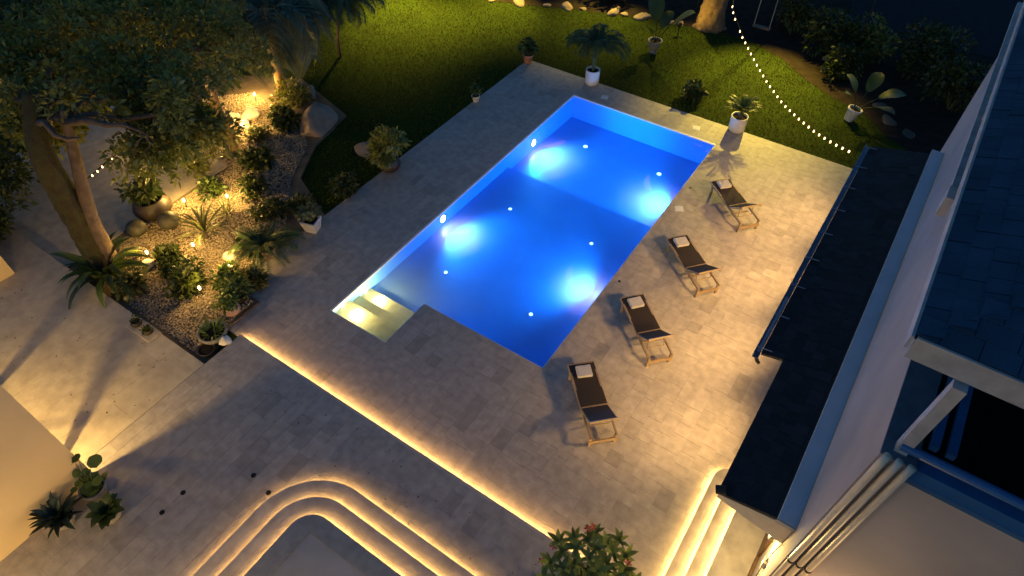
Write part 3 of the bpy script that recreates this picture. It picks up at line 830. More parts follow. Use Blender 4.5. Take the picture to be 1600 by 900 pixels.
def broad_leaf(L_, W_, pet, mat_, name='leaf', up0=1.2, bend=1.0):
    """long petiole carrying a wide paddle blade"""
    m = MB(); x = z = 0.0; a = up0; n = 6
    path = [(0, 0, 0)]
    for i in range(n):
        x += math.cos(a)*pet/n; z += math.sin(a)*pet/n; a -= bend*.3/n; path.append((x, 0, z))
    m.tube(path, [.016]*(n+1), 5)
    vs = []; fs = []; nb = 7
    for i in range(nb+1):
        t = i/nb; w_ = W_/2*math.sin(math.pi*(t*.9+.06))**.7 if i < nb else 0.0
        vs += [(x, -w_, z + .22*w_ + .02*math.sin(9*t)), (x, -w_*.5, z + .14*w_), (x, 0, z), (x, w_*.5, z + .14*w_), (x, w_, z + .22*w_ - .02*math.sin(8*t))]
        x += math.cos(a)*L_/nb; z += math.sin(a)*L_/nb; a -= bend*.9/nb
    for i in range(nb):
        for j in range(4):
            k = i*5+j; fs.append((k, k+5, k+6, k+1))
    m.add(vs, fs)
    return m.mesh(name, mat_, True)

def frond(L_, nl, ll, lw, mat_, up0=1.15, bend=1.6, name='frond', droop=.5):
    """pinnate frond: arching rib with leaflets on both sides"""
    m = MB(); x = z = 0.0; a = up0; path = [(0,0,0)]; n = 10; dirs = []
    for i in range(n):
        dirs.append(a); x += math.cos(a)*L_/n; z += math.sin(a)*L_/n; a -= bend/n; path.append((x,0,z))
    dirs.append(a)
    m.tube(path, [.012*(1-.8*i/n) for i in range(n+1)], 4)
    for j in range(nl):
        t = .14 + .86*j/(nl-1); f_ = t*n; i = min(int(f_), n-1); q = f_-i
        p = Vector(path[i]).lerp(Vector(path[i+1]), q); aa = dirs[i]
        l = ll*(.55+.45*math.sin(math.pi*min(1, t*.85+.1)))
        for s in (-1, 1):
            d_ = Vector((.55*math.cos(aa), s*.85, .55*math.sin(aa)+.15)).normalized()
            sd = Vector((math.cos(aa), 0, math.sin(aa)))*lw*.5
            mid = p+d_*l*.5; tp = p+d_*l+Vector((0,0,-droop*l))
            m.add([p-sd*.5, mid-sd+Vector((0,0,-.1*droop*l)), tp, mid+sd+Vector((0,0,-.1*droop*l))], [(0,1,2,3)])
    return m.mesh(name, mat_)

def ring_leaves(t, me, n, name='leaf', tilt=(0,.3), scale=(.8,1.15), base=(0,0,0), r0=0.0, seed=1, zj=0.0):
    rg = random.Random(seed)
    for i in range(n):
        a = 2*math.pi*(i*.618034) + rg.uniform(-.25, .25)
        s = rg.uniform(*scale)
        obj(name, me, t, (base[0]+r0*math.cos(a), base[1]+r0*math.sin(a), base[2]+rg.uniform(-zj, zj)), Euler((rg.uniform(-.25,.25), rg.uniform(*tilt), a), 'XYZ'), (s, s, s))

def pot(t, kind, r, h, m):
    if kind == 'cyl': prof = [(r*.80,0),(r*.93,.03),(r*.98,h*.25),(r,h*.95),(r,h),(r*.88,h),(r*.86,h*.86)]
    elif kind == 'taper': prof = [(r*.62,0),(r*.66,.02),(r*.9,h*.8),(r*.98,h*.82),(r,h),(r*.88,h),(r*.84,h*.86)]
    elif kind == 'urn': prof = [(r*.55,0),(r*.5,.05*h),(r*.34,.16*h),(r*.55,.3*h),(r*.85,.65*h),(r*.82,.85*h),(r*1.0,.95*h),(r*1.02,h),(r*.86,h),(r*.8,h*.84)]
    elif kind == 'bowl': prof = [(r*.5,0),(r*.6,.02),(r*.92,h*.6),(r,h*.9),(r*.99,h),(r*.87,h),(r*.84,h*.84)]
    elif kind == 'round': prof = [(r*.6,0),(r*.9,h*.25),(r*1.02,h*.5),(r*.9,h*.85),(r*.78,h*.95),(r*.8,h),(r*.68,h),(r*.68,h*.84)]
    b_ = MB().lathe(prof, 26)
    b_.f.pop()          # open top
    p = b_.build('pot', m, t, True)
    zr, rr = prof[-1][1], prof[-1][0]
    MB().lathe([(rr*.995, zr+.002), (rr*.5, zr+.012), (0, zr+.016)], 18).build('soil', M['soil'], t)
    return zr

def square_pot(t, w0, w1, h, m):
    b_ = MB(); o_ = [(-w0,-w0),(w0,-w0),(w0,w0),(-w0,w0)]; q = [(-w1,-w1),(w1,-w1),(w1,w1),(-w1,w1)]; i_ = .84
    b_.add([(x,y,0) for x,y in o_]+[(x,y,h) for x,y in q]+[(x*i_,y*i_,h) for x,y in q]+[(x*i_*.96,y*i_*.96,h*.84) for x,y in q],
           [(3,2,1,0)]+[(i,(i+1)%4,4+(i+1)%4,4+i) for i in range(4)]+[(4+i,4+(i+1)%4,8+(i+1)%4,8+i) for i in range(4)]+[(8+i,8+(i+1)%4,12+(i+1)%4,12+i) for i in range(4)])
    b_.build('pot', m, t)
    k = w1*i_*.95
    MB().box(-k, k, -k, k, h*.80, h*.85).build('soil', M['soil'], t)
    return h*.85

def bush(t, r, h, n, size, m, seed, z0=0.0, flat=.8, name='foliage', lobes=9):
    rg = np.random.default_rng(seed)
    cs = []; rs = []
    for i in range(lobes):
        a = rg.uniform(0, 2*np.pi); q = r*.6*math.sqrt(rg.uniform())
        cs.append((q*math.cos(a), q*math.sin(a), z0 + h*rg.uniform(.3, .8))); rs.append(r*rg.uniform(.35, .6))
    V, F = crown(cs, rs, [n//lobes]*lobes, size, rg, flat)
    st = MB()
    for c_ in cs: st.tube([(0,0,z0-.02), (c_[0]*.4, c_[1]*.4, z0+(c_[2]-z0)*.55), c_], [.016, .011, .005], 5)
    st.build('stems', M['stem'], t)
    return obj(name, mesh_np(name, V, F, m), t)

# ------------------------------------------------------------------ potted plants round the deck and lawn
PG = 'potted plants along the deck edge'
t = thing('potted_plant', 'small terracotta pot with sparse leaves at the far deck corner', 'potted plant', (-2.5, .95, .001), 0, PG)
z = pot(t, 'taper', .21, .34, M['pot_terra']); bush(t, .3, .62, 260, .16, M['leaf_dark'], 3, z)
t = thing('potted_palm', 'feathery palm in a tall white cylinder pot at the far deck edge', 'potted palm', (.18, .98, .001), 0, PG)
z = pot(t, 'cyl', .25, .55, M['pot_white'])
for dx, dy in ((.04,.02), (-.07,.03), (.02,-.06)):
    MB().tube([(dx*.5,dy*.5,z-.02), (dx*1.3,dy*1.3,z+.5), (dx*2.2,dy*2.2,z+.95)], [.026,.02,.014], 7).build('stem', M['leaf_olive'], t)
FR1 = frond(1.15, 22, .36, .045, M['leaf_dark'], 1.2, 1.9)
for k, (dx, dy) in enumerate(((.04,.02), (-.07,.03), (.02,-.06))):
    ring_leaves(t, FR1, 8, 'frond', (-.1,.4), (.7,1.1), (dx*2.2, dy*2.2, z+.9), 0, 40+k)
t = thing('potted_plant', 'grey urn on the lawn with two large upright paddle leaves', 'potted plant', (1.0, 4.3, -.04), 0, PG)
z = pot(t, 'urn', .27, .50, M['pot_grey'])
BL1 = broad_leaf(1.0, .72, .8, M['leaf_dark'], up0=1.45, bend=.6)
for a, s, ty in ((2.6, 1.0, -.05), (.15, 1.05, .35), (1.3, .7, .25), (4.4, .6, .3)):
    obj('leaf', BL1, t, (0, 0, z-.02), Euler((0, ty, a), 'XYZ'), (s, s, s))
t = thing('potted_palm', 'round white pot with a bushy cycad at the right deck edge', 'potted palm', (5.46, 1.12, .001), 0, PG)
z = pot(t, 'cyl', .27, .52, M['pot_white'])
MB().lathe([(.06,-.03),(.085,.08),(.07,.2),(.0,.24)], 12, (0,0,z)).build('stem', M['bark'], t)
FR2 = frond(.62, 24, .17, .022, M['leaf_mid'], 1.2, 1.3, droop=.2)
ring_leaves(t, FR2, 20, 'frond', (-.35,.35), (.75,1.1), (0,0,z+.2), .03, 52)
t = thing('potted_plant', 'whitish tilted pot with big arrow leaves on the dark lawn by the string lights', 'potted plant', (8.35, 3.82, -.03), 0, PG)
t.rotation_euler = (R(-6), R(9), 0)
z = pot(t, 'taper', .24, .44, M['pot_white'])
BL2 = broad_leaf(.85, .5, .75, M['leaf_mid'], up0=1.35, bend=.9)
for a, s, ty in ((.5, 1.0, .35), (2.7, .8, .25), (1.5, .9, .0), (-.4, .85, .5), (3.6, .55, .3)):
    obj('leaf', BL2, t, (0, 0, z-.02), Euler((0, ty, a), 'XYZ'), (s, s, s))
t = thing('potted_plant', 'very small pale pot with a tuft on the long left deck edge', 'potted plant', (-2.55, -2.25, .001), 0, PG)
z = pot(t, 'taper', .15, .22, M['pot_white']); bush(t, .2, .42, 150, .13, M['leaf_mid'], 5, z)
t = thing('potted_plant', 'dark pot with a wide grey-green shrub on the left deck edge', 'potted plant', (-2.48, -6.75, .001), 0, PG)
z = pot(t, 'round', .33, .40, M['pot_dark']); bush(t, .66, 1.15, 1500, .15, M['leaf_tree'], 6, z, lobes=14)
t = thing('potted_plant', 'white square tapered pot with a thick-stemmed desert rose', 'potted plant', (-2.45, -9.98, .001), R(18), PG)
z = square_pot(t, .15, .22, .38, M['pot_white'])
WL = strip_leaf(.2, .085, .9, 4, .2, 0, M['leaf_olive'], up0=.7)
rg = random.Random(4)
for k in range(7):
    a = k*.9; l = rg.uniform(.25, .45); e = (math.cos(a)*l*.75, math.sin(a)*l*.75, z+l*.9)
    MB().tube([(0,0,z-.02), (e[0]*.4, e[1]*.4, z+l*.3), e], [.04,.026,.014], 6).build('stem', M['leaf_olive'], t)
    ring_leaves(t, WL, 8, 'leaf', (-.1,.4), (.8,1.2), e, .01, 60+k)
t = thing('potted_fern', 'pale terracotta pot overflowing with a long arching fern', 'potted plant', (-2.62, -11.36, .001), 0, PG)
z = pot(t, 'taper', .23, .34, M['pot_pink'])
FR3 = frond(1.05, 26, .22, .03, M['leaf_mid'], 1.25, 2.0)
ring_leaves(t, FR3, 22, 'frond', (-.2,.35), (.75,1.15), (-.05,.0,z), .05, 71)
t = thing('shrub', 'low dark shrub spilling over the left deck edge', 'shrub', (-2.85, -8.35, -.04))
bush(t, .5, .55, 700, .13, M['leaf_dark'], 8, 0)

# ------------------------------------------------------------------ gravel bed plants, pots and stones
t = thing('potted_plant', 'large round dark clay urn with a plant in the gravel', 'potted plant', (-6.55, -12.0, -.02), 0, 'pots in the gravel bed')
z = pot(t, 'round', .50, .62, M['pot_dark']); bush(t, .45, .7, 420, .2, M['leaf_dark'], 9, z)
def rock(name, lab, cat, loc, s, m, seed, group=None, sub=3, rough_=.22):
    bm = bmesh.new(); bmesh.ops.create_icosphere(bm, subdivisions=sub+1, radius=1.0)
    rg = np.random.default_rng(seed)
    K = rg.normal(size=(7,3)); ph = rg.uniform(0, 6.28, 7)
    cuts = rg.normal(size=(16,3)); cuts /= np.linalg.norm(cuts, axis=1, keepdims=True); cd = rg.uniform(.55, .9, 16)
    ang = rough_ >= .15
    for v_ in bm.verts:
        p = np.array(v_.co[:]); f_ = 1 + rough_*sum(math.sin(K[i]@p*1.7+ph[i])/(1.6+i*.5) for i in range(7))
        if ang:
            f_ = 1 + (f_-1)*.35; q_ = cuts@p; f_ *= min(1.0, float(np.min(np.where(q_ > .05, cd/np.maximum(q_, .05), 9))))*1.15
        v_.co = Vector((p[0]*s[0]*f_, p[1]*s[1]*f_, max(p[2]*s[2]*f_, -.25*s[2])))
    me = bpy.data.meshes.new(name); bm.to_mesh(me); bm.free(); me.materials.append(m)
    me.shade_smooth()
    o = obj(name, me, None, loc, (0,0,seed*1.3)); return tag(o, lab, cat, group)
rock('stone_ball', 'dark round stone ball at the gravel edge by the path', 'stone ball', (-6.18, -12.78, .22), (.27,.27,.26), M['dark_rock'], 1, 'dark stone balls', 2, .03)
rock('stone_ball', 'dark round stone ball between the clay urn and the spiky plant', 'stone ball', (-5.72, -12.1, .24), (.29,.29,.28), M['dark_rock'], 2, 'dark stone balls', 2, .03)
rock('stone_ball', 'pale round stone ball above the bright garden lamp', 'stone ball', (-3.4, -12.02, .12), (.17,.15,.14), M['white_rock'], 3, 'pale stone balls', 2, .05)
rock('stone_ball', 'pale round stone ball among leaves near the fern', 'stone ball', (-4.9, -13.38, .12), (.15,.15,.14), M['white_rock'], 4, 'pale stone balls', 2, .05)
for i, (x, y, s, lab) in enumerate(((-8.1, -7.3, .33, 'largest white stone of the heap by the slim trunk'), (-7.85, -7.7, .24, 'lowest white stone of the heap by the slim trunk'), (-8.45, -7.6, .26, 'leftmost white stone of the heap by the slim trunk'))):
    rock('white_stone', lab, 'stone', (x, y, .1), (s, s*.8, s*.75), M['white_rock'], 10+i, 'heap of white stones', 3, .3)
rock('boulder', 'wide brown boulder at the lawn edge beside the gravel', 'boulder', (-6.0, -6.25, -.02), (1.0,.52,.50), M['rock'], 21, 'boulders by the lawn', 3)
rock('boulder', 'small brown boulder behind the dark potted shrub', 'boulder', (-3.65, -6.5, .0), (.48,.34,.22), M['rock'], 22, 'boulders by the lawn', 2)
rock('boulder', 'upright pointed boulder above the wide one', 'boulder', (-7.3, -5.3, .15), (.25,.22,.36), M['rock'], 23, 'boulders by the lawn', 2)
rg = random.Random(12)
en = [(-6.6,4.5,.16), (-5.5,4.95,.30), (-4.4,5.4,.14), (-3.6,5.75,.28), (-3.0,5.95,.13), (-1.8,6.4,.30), (-1.35,6.5,.15), (-.6,6.7,.28), (.2,6.95,.13), (.55,6.9,.2), (.95,7.0,.16)]
ords = ['first', 'second', 'third', 'fourth', 'fifth', 'sixth', 'seventh', 'eighth', 'ninth', 'tenth', 'eleventh']
for i, (x, y, s) in enumerate(en):
    rock('edging_stone', ords[i] + ' stone from the left along the lit lawn edge at the top', 'stone', (x, y, -.02), (s*1.3, s*.8, s*.6), M['rock'], 30+i, 'stones edging the lawn', 2, .25)
for i, (x, y, s, lab) in enumerate(((9.5, 4.5, .28, 'flat grey stepping stone nearest the veranda roof'), (9.0, 5.3, .25, 'flat grey stepping stone in the middle of the dark right corner'), (10.2, 4.1, .24, 'flat grey stepping stone close beside the house end'))):
    rock('stepping_stone', lab, 'stone', (x, y, -.03), (s*1.2, s*.8, .06), M['dark_rock'], 50+i, 'stepping stones in the dark corner', 2, .15)

# spiky dracaena
t = thing('spiky_plant', 'spiky rosette of long narrow leaves in the lit gravel', 'plant', (-4.55, -11.85, -.02))
SL1 = strip_leaf(.85, .06, .9, 6, .3, 0, M['leaf_olive'], up0=1.1)
MB().tube([(0,0,0),(.02,.0,.3)], [.06,.045], 8).build('stem', M['bark'], t)
ring_leaves(t, SL1, 44, 'leaf', (-.5,.6), (.7,1.15), (.02,0,.28), .02, 81, .04)
t = thing('spiky_plant', 'smaller grassy tuft behind the spiky rosette', 'plant', (-4.9, -10.9, -.02))
ring_leaves(t, SL1, 26, 'leaf', (-.3,.5), (.5,.85), (0,0,0), .04, 82)
# bird's nest fern at the foot of the tree
t = thing('fern', 'huge strap-leaved fern at the foot of the mossy tree', 'fern', (-5.42, -14.22, .05))
SL2 = strip_leaf(1.4, .18, 1.8, 8, .3, 0.05, M['leaf_mid'], up0=1.15)
ring_leaves(t, SL2, 34, 'leaf', (-.25,.45), (.6,1.1), (0,0,.1), .12, 83, .05)
# small leafy plants in the bed
sp = [(-4.75, -12.9, .32, 'dark', 'small dark leafy plant on the gravel right of the dark stone balls'), (-4.3, -13.15, .38, 'dark', 'dark clump beside the pale stone ball near the fern'), (-3.75, -13.0, .45, 'mid', 'round bushy plant in the middle of the lower gravel'),
      (-3.35, -13.35, .50, 'dark', 'broad dark mound just left of the small garden lamp'), (-2.7, -12.55, .42, 'mid', 'flowering low clump around the bright garden lamp'), 
      (-2.25, -12.7, .40, 'mid', 'low green clump by the deck between the lamp and the pots'), (-4.55, -14.1, .45, 'olive', 'olive clump at the paving beside the big fern'), (-3.75, -10.3, .5, 'dark', 'dark shrub behind the arching potted fern'),
      (-4.9, -9.9, .5, 'dark', 'dark shrub at the upper gravel edge'), (-6.6, -6.9, .55, 'dark', 'dark shrub left of the wide brown boulder'), (-7.6, -5.9, .7, 'tree', 'shaggy shrub under the palm at the lawn edge'), (-8.9, -8.4, .6, 'tree', 'loose shrub left of the slim trunk'),
      (-3.1, -11.5, .42, 'dark', 'dark clump under the arching potted fern'), (-6.0, -10.5, .42, 'mid', 'green clump at the upper gravel behind the urn'),
      (-6.9, -7.9, .38, 'olive', 'olive tuft right of the slim trunk'), (-5.9, -8.9, .5, 'dark', 'dark shrub in the upper gravel right of the slim trunk'), (-7.2, -10.0, .5, 'tree', 'loose shrub at the path corner under the canopy'), (-3.3, -9.6, .42, 'dark', 'dark clump behind the white square pot'), (-2.2, -12.2, .28, 'olive', 'low tuft at the deck edge right of the bright lamp')]
for i, (x, y, r, k, lab) in enumerate(sp):
    t = thing('garden_plant', lab, 'plant', (x, y, -.02), 0, 'small plants of the gravel bed')
    bush(t, r, r*1.1, int(500*r/.4), .13 + .05*(i % 3 == 0), M['leaf_'+k], 100+i, 0)
# pots at the bed corner
t = thing('potted_plant', 'wide stone bowl of grassy succulents at the corner of the gravel bed', 'potted plant', (-1.62, -13.95, -.02), 0, 'pots in the gravel bed')
z = pot(t, 'bowl', .34, .3, M['pot_grey'])
SL3 = strip_leaf(.34, .04, .6, 4, .3, 0, M['leaf_lime'], up0=1.2)
ring_leaves(t, SL3, 44, 'leaf', (-.3,.6), (.6,1.2), (0,0,z-.02), .12, 84)
t = thing('potted_plant', 'rounded pink pot with a green succulent beside the light strip end', 'potted plant', (-1.93, -13.2, -.02), 0, 'pots in the gravel bed')
z = pot(t, 'round', .22, .26, M['pot_pink']); bush(t, .3, .4, 360, .12, M['leaf_lime'], 9, z)
t = thing('potted_plant', 'black pot with dark leaves on the deck side of the gravel bed', 'potted plant', (-2.05, -12.85, -.02), 0, 'pots in the gravel bed')
z = pot(t, 'taper', .2, .28, M['pot_dark']); bush(t, .3, .4, 300, .13, M['leaf_mid'], 10, z)
t = thing('empty_pot', 'empty black bowl at the tip of the gravel bed', 'pot', (-1.42, -14.32, -.02), 0, 'pots in the gravel bed')
z = pot(t, 'bowl', .2, .16, M['pot_dark'])
rock('white_stone', 'pale shell-like stone beside the stone bowl at the terrace corner', 'stone', (-1.18, -13.95, TZ+.05), (.17,.13,.13), M['white_rock'], 61, 'heap of white stones', 2, .2)
for i, (x, y, lab) in enumerate(((-3.28, -14.78, 'left of two small dark pots set in a pale kerb'), (-2.85, -14.78, 'right of two small dark pots set in a pale kerb'))):
    t = thing('small_pot', lab, 'pot', (x, y, TZ+.052), 0, 'small dark pots in the kerb')
    z = pot(t, 'round', .13, .14, M['pot_dark']); bush(t, .12, .16, 60, .08, M['leaf_dark'], 12+i, z, lobes=3)
k_ = thing('kerb_slab', 'pale raised slab holding two small dark pots', 'slab', (-3.05, -14.78, TZ))
MB().box(-.48, .42, -.17, .17, .0015, .05).build('slab', M['stone_step'], k_)

# garden spike lamps
def garden_lamp(x, y, p, lab, h=.26, r=.026):
    t = thing('garden_lamp', lab, 'garden lamp', (x, y, .02), 0, 'low garden lamps')
    MB().tube([(0,0,-.05),(0,0,h-.05)], .012, 6).build('spike', M['metal_dark'], t)
    MB().lathe([(.0,h-.05),(r,h-.03),(r*1.15,h+.02),(r,h+.06),(0,h+.075)], 12).build('globe', M['bulb_g'], t, True)
    lamp('glow', t, (0, 0, h+.34), p*.68, GOLD, .10)
GOLD = (1.0, .60, .14)
garden_lamp(-3.02, -12.3, 46, 'brightest garden lamp below the pale stone ball')
garden_lamp(-2.95, -13.25, 26, 'garden lamp beside the broad dark mound near the deck')
garden_lamp(-6.05, -11.35, 90, 'garden lamp beside the large dark clay urn')
garden_lamp(-5.2, -10.55, 90, 'garden lamp in the upper gravel behind the spiky rosette')
garden_lamp(-7.55, -8.0, 100, 'garden lamp at the foot of the slim trunk')
garden_lamp(-4.35, -12.35, 50, 'garden lamp between the spiky rosette and the fern pot')
garden_lamp(-8.7, -6.5, 170, 'garden lamp behind the heap of white stones')
garden_lamp(-5.1, -13.2, 40, 'garden lamp hidden by leaves near the huge fern')
garden_lamp(-9.5, -10.3, 22, 'garden lamp beyond the low rail on the path')

# three pots at the lower left wall
WG = 'potted plants against the beige wall'
t = thing('potted_plant', 'pot of round lily-pad leaves against the beige wall corner', 'potted plant', (-.27, -17.74, TZ), 0, WG)
z = pot(t, 'bowl', .24, .3, M['pot_grey'])
rgl = random.Random(8)
disc = MB(); nn_ = 12
disc.add([(0,0,0)] + [(.115*math.cos(2*math.pi*i/nn_)+.04, .115*math.sin(2*math.pi*i/nn_), .018*math.sin(3*i)) for i in range(nn_)], [(0, 1+i, 1+(i+1) % nn_) for i in range(nn_)])
DISC = disc.mesh('leaf', M['leaf_lime'], True)
for i in range(26):
    a = rgl.uniform(0, 6.28); q = rgl.uniform(.03, .26); hh = rgl.uniform(.08, .4)
    e = (q*math.cos(a), q*math.sin(a), z+hh)
    MB().tube([(0,0,z-.02), (e[0]*.5, e[1]*.5, z+hh*.75), e], .006, 4).build('stem', M['stem'], t)
    s = rgl.uniform(.5, .85); obj('leaf', DISC, t, e, (rgl.uniform(-.4,.4), rgl.uniform(-.4,.4), a), (s,s,s))
for (ex_, ey_, ez_, s) in ((.12, .30, .75, 1.15), (-.22, .2, .72, .8), (-.35, .12, .55, .7), (-.45, .02, .45, .7)):
    MB().tube([(0,0,z), (ex_*.5, ey_*.5, z+ez_*.6), (ex_, ey_, z+ez_)], .007, 5).build('stem', M['stem'], t)
    obj('leaf', DISC, t, (ex_, ey_, z+ez_), (.2,.15,ex_*5), (s,s,s))
t = thing('potted_agave', 'big dark agave rosette in a low pot at the foot of the beige wall', 'potted plant', (-.25, -18.40, TZ), 0, WG)
z = pot(t, 'bowl', .24, .26, M['pot_grey'])
SL4 = strip_leaf(.52, .10, .75, 5, .45, 0, M['leaf_agave'], up0=1.0)
ring_leaves(t, SL4, 40, 'leaf', (-.55,.55), (.7,1.1), (0,0,z), .03, 85, .03)
t = thing('potted_plant', 'pot of broad green leaves nearest the round drains', 'potted plant', (.36, -17.86, TZ), 0, WG)
z = pot(t, 'bowl', .25, .28, M['pot_grey'])
BL3 = strip_leaf(.34, .17, 1.0, 5, .2, 0, M['leaf_mid'], up0=1.0)
ring_leaves(t, BL3, 26, 'leaf', (-.35,.5), (.6,1.1), (0,0,z), .05, 86, .03)

# ------------------------------------------------------------------ flowering plumeria at the bottom edge
t = thing('plumeria_shrub', 'bright green plumeria shrub with a few red flowers at the bottom edge', 'shrub', (8.42, -14.12, TZ))
MB().lathe([(.3,0),(.36,.05),(.42,.4),(.42,.45),(.36,.45),(.35,.38)], 20).build('pot', M['pot_grey'], t, True)
PLF = strip_leaf(.22, .075, .7, 4, .18, 0, M['leaf_plum'], up0=.55)
PLD = strip_leaf(.22, .075, .7, 4, .18, 0, M['leaf_lime'], up0=.55)
rg = random.Random(15)
MB().lathe([(.35,.385),(.0,.39)], 16).build('soil', M['soil'], t)
pet = MB()
for i in range(5):
    a = i*2*math.pi/5; pet.add([(0,0,0), (.035*math.cos(a-.45), .035*math.sin(a-.45), .012), (.062*math.cos(a), .062*math.sin(a), .02), (.035*math.cos(a+.45), .035*math.sin(a+.45), .012)], [(0,1,2,3)])
PET = pet.mesh('flower', M['petal'])
nl = 0
for k in range(34):
    a = k*2.39996; q = .78*math.sqrt((k+.5)/34); e = Vector((q*math.cos(a), q*math.sin(a), 1.35 - .55*q*q + rg.uniform(-.08,.08)))
    MB().tube([(0,0,.38), (e.x*.35, e.y*.35, .8), (e.x*.8, e.y*.8, e.z-.22), e], [.035,.026,.018,.012], 6).build('branch', M['leaf_olive'], t)
    for i in range(8):
        aa = i*.785+rg.uniform(-.2,.2); s = rg.uniform(.75,1.15)
        obj('leaf', PLF if rg.random() < .55 else PLD, t, e + Vector((0,0,-.03*rg.random())), Euler((rg.uniform(-.2,.2), rg.uniform(-.3,.35), aa), 'XYZ'), (s,s,s))
for (x, y, zz) in ((-.38,.55,1.22), (-.32,.6,1.25), (-.74,.05,.98), (-.78,-.25,.95), (.42,.42,1.2)):
    o = obj('flower', PET, t, (x, y, zz+.08), (rg.uniform(-.4,.4), rg.uniform(-.4,.4), rg.uniform(0,6)), (1.3,1.3,1.3))
t = thing('grass_plant', 'small pale grass tuft between the lit steps and the house wall', 'plant', (10.2, -13.35, .45))
ring_leaves(t, SL3, 30, 'leaf', (-.3,.5), (.7,1.3), (0,0,0), .05, 87)

# ------------------------------------------------------------------ trees
def bark_tube(path, rad, n=28, sub=7, amp=.14, seed=0):
    """resampled trunk with ridged, lumpy bark"""
    rg_ = np.random.default_rng(seed)
    P = [Vector(p) for p in path]; pts = []; rr = []
    for i in range(len(P)-1):
        p0 = P[max(i-1,0)]; p1 = P[i]; p2 = P[i+1]; p3 = P[min(i+2,len(P)-1)]
        for k in range(sub):
            t_ = k/sub
            pts.append(.5*((2*p1)+(p2-p0)*t_+(2*p0-5*p1+4*p2-p3)*t_*t_+(3*p1-p0-3*p2+p3)*t_**3)); rr.append(rad[i]+(rad[i+1]-rad[i])*t_)
    pts.append(P[-1]); rr.append(rad[-1])
    m = MB(); m.tube(pts, rr, n)
    ph = rg_.uniform(0, 6.28, 6)
    for i, p in enumerate(pts):
        for k in range(n):
            j = i*n+k; v_ = Vector(m.v[j]); a = 2*math.pi*k/n
            f_ = 1 + amp*(.45*math.sin(3*a+ph[0]+i*.21) + .35*math.sin(7*a+ph[1]-i*.5) + .3*math.sin(11*a+ph[2]+i*.9) + .5*rg_.uniform(-1,1))
            m.v[j] = tuple(p+(v_-p)*f_)
    return m

def trunk_with_limbs(t, path, rad, limbs, m, n=12):
    MB().tube(path, rad, n).build('trunk', m, t, True)
    lm_ = MB()
    for pth_, r0, r1 in limbs:
        k = len(pth_); lm_.tube(pth_, [r0+(r1-r0)*i/(k-1) for i in range(k)], 7)
    if lm_.v: lm_.build('limbs', M['bark'], t, True)

def wob(a, b_, n, amp, rg):
    a = Vector(a); b_ = Vector(b_); out = [a]
    for i in range(1, n): out.append(a.lerp(b_, i/n) + Vector((rg.uniform(-amp,amp), rg.uniform(-amp,amp), rg.uniform(-amp,amp)+amp*.5)))
    out.append(b_); return out

rg = random.Random(31)
bx, by = -5.75, -14.05
t = thing('shade_tree', 'large shade tree with a mossy forked trunk over the left garden', 'tree', (bx, by, 0))
top1 = (-.35, .3, 3.3); top2 = (.35, 1.0, 3.4)
bark_tube([(0,0,-.05), (-.04,.05,.5), (-.12,.12,1.4), (-.25,.2,2.4), top1, (-.8,.9,4.4)], [.42,.34,.30,.28,.24,.14], seed=1).build('trunk', M['bark_moss'], t, True)
bark_tube([(.12,.1,.05), (.2,.2,.7), (.16,.3,1.5), (.06,.55,2.4), (.0,.8,3.2), (-.1,1.1,4.1)], [.22,.17,.15,.14,.12,.07], 20, amp=.10, seed=2).build('trunk', M['bark'], t, True)
rgn = np.random.default_rng(77)
cs = []; rs = []; per = []
blobs = [((-1.2, 2.7, 4.1), (2.6, 2.0, .8), 46), ((-3.6, 2.4, 4.0), (1.7, 1.9, .8), 30), ((.6, 3.1, 3.9), (1.6, 1.5, .6), 26), ((-2.4, 1.2, 4.1), (1.8, 1.0, .5), 18), ((1.3, 2.4, 3.3), (.8, .8, .4), 8), ((-1.0, 4.6, 3.9), (2.2, 1.3, .7), 24), ((1.0, 1.6, 3.0), (.55, .4, .3), 6), ((.9, 2.9, 3.0), (1.2, 1.1, .4), 26), ((.1, 2.9, 3.1), (.9, .7, .4), 16), ((-2.4, 1.6, 3.3), (1.3, .8, .4), 16), ((-1.6, .9, 3.25), (1.3, .5, .3), 12), ((.7, 2.2, 2.5), (.9, .5, .35), 8)]
for c_, r_, n_ in blobs:
    for i in range(n_):
        d = rgn.normal(size=3); d /= np.linalg.norm(d); q = rgn.uniform()**.4
        cs.append(tuple(np.array(c_) + d*np.array(r_)*q)); rs.append(rgn.uniform(.26, .55)); per.append(int(rgn.uniform(55, 125)))
V, F = crown(cs, rs, per, .16, rgn, .75)
cr_ = obj('crown', mesh_np('crown', V, F, M['leaf_tree']), t)
lb = MB()
knots = []
for i in range(9):        # main limbs, then twigs from them
    a = i*.7 + .4; e = Vector((-.6+2.2*math.cos(a), 2.3+1.7*math.sin(a), 3.7+rg.uniform(-.2,.4)))
    p = wob(Vector((-.55,.6,3.85)) if i % 2 else Vector((-.08,1.0,3.85)), e, 4, .15, rg); lb.tube(p, [.10,.08,.06,.045,.02], 7); knots += p[2:]
for i in range(0, len(cs), 2):
    c_ = Vector(cs[i]); k_ = min(knots, key=lambda q: (q-c_).length)
    lb.tube(wob(k_, c_, 3, .08, rg), [.022,.016,.011,.005], 4)
lb.build('limbs', M['bark'], t, True)

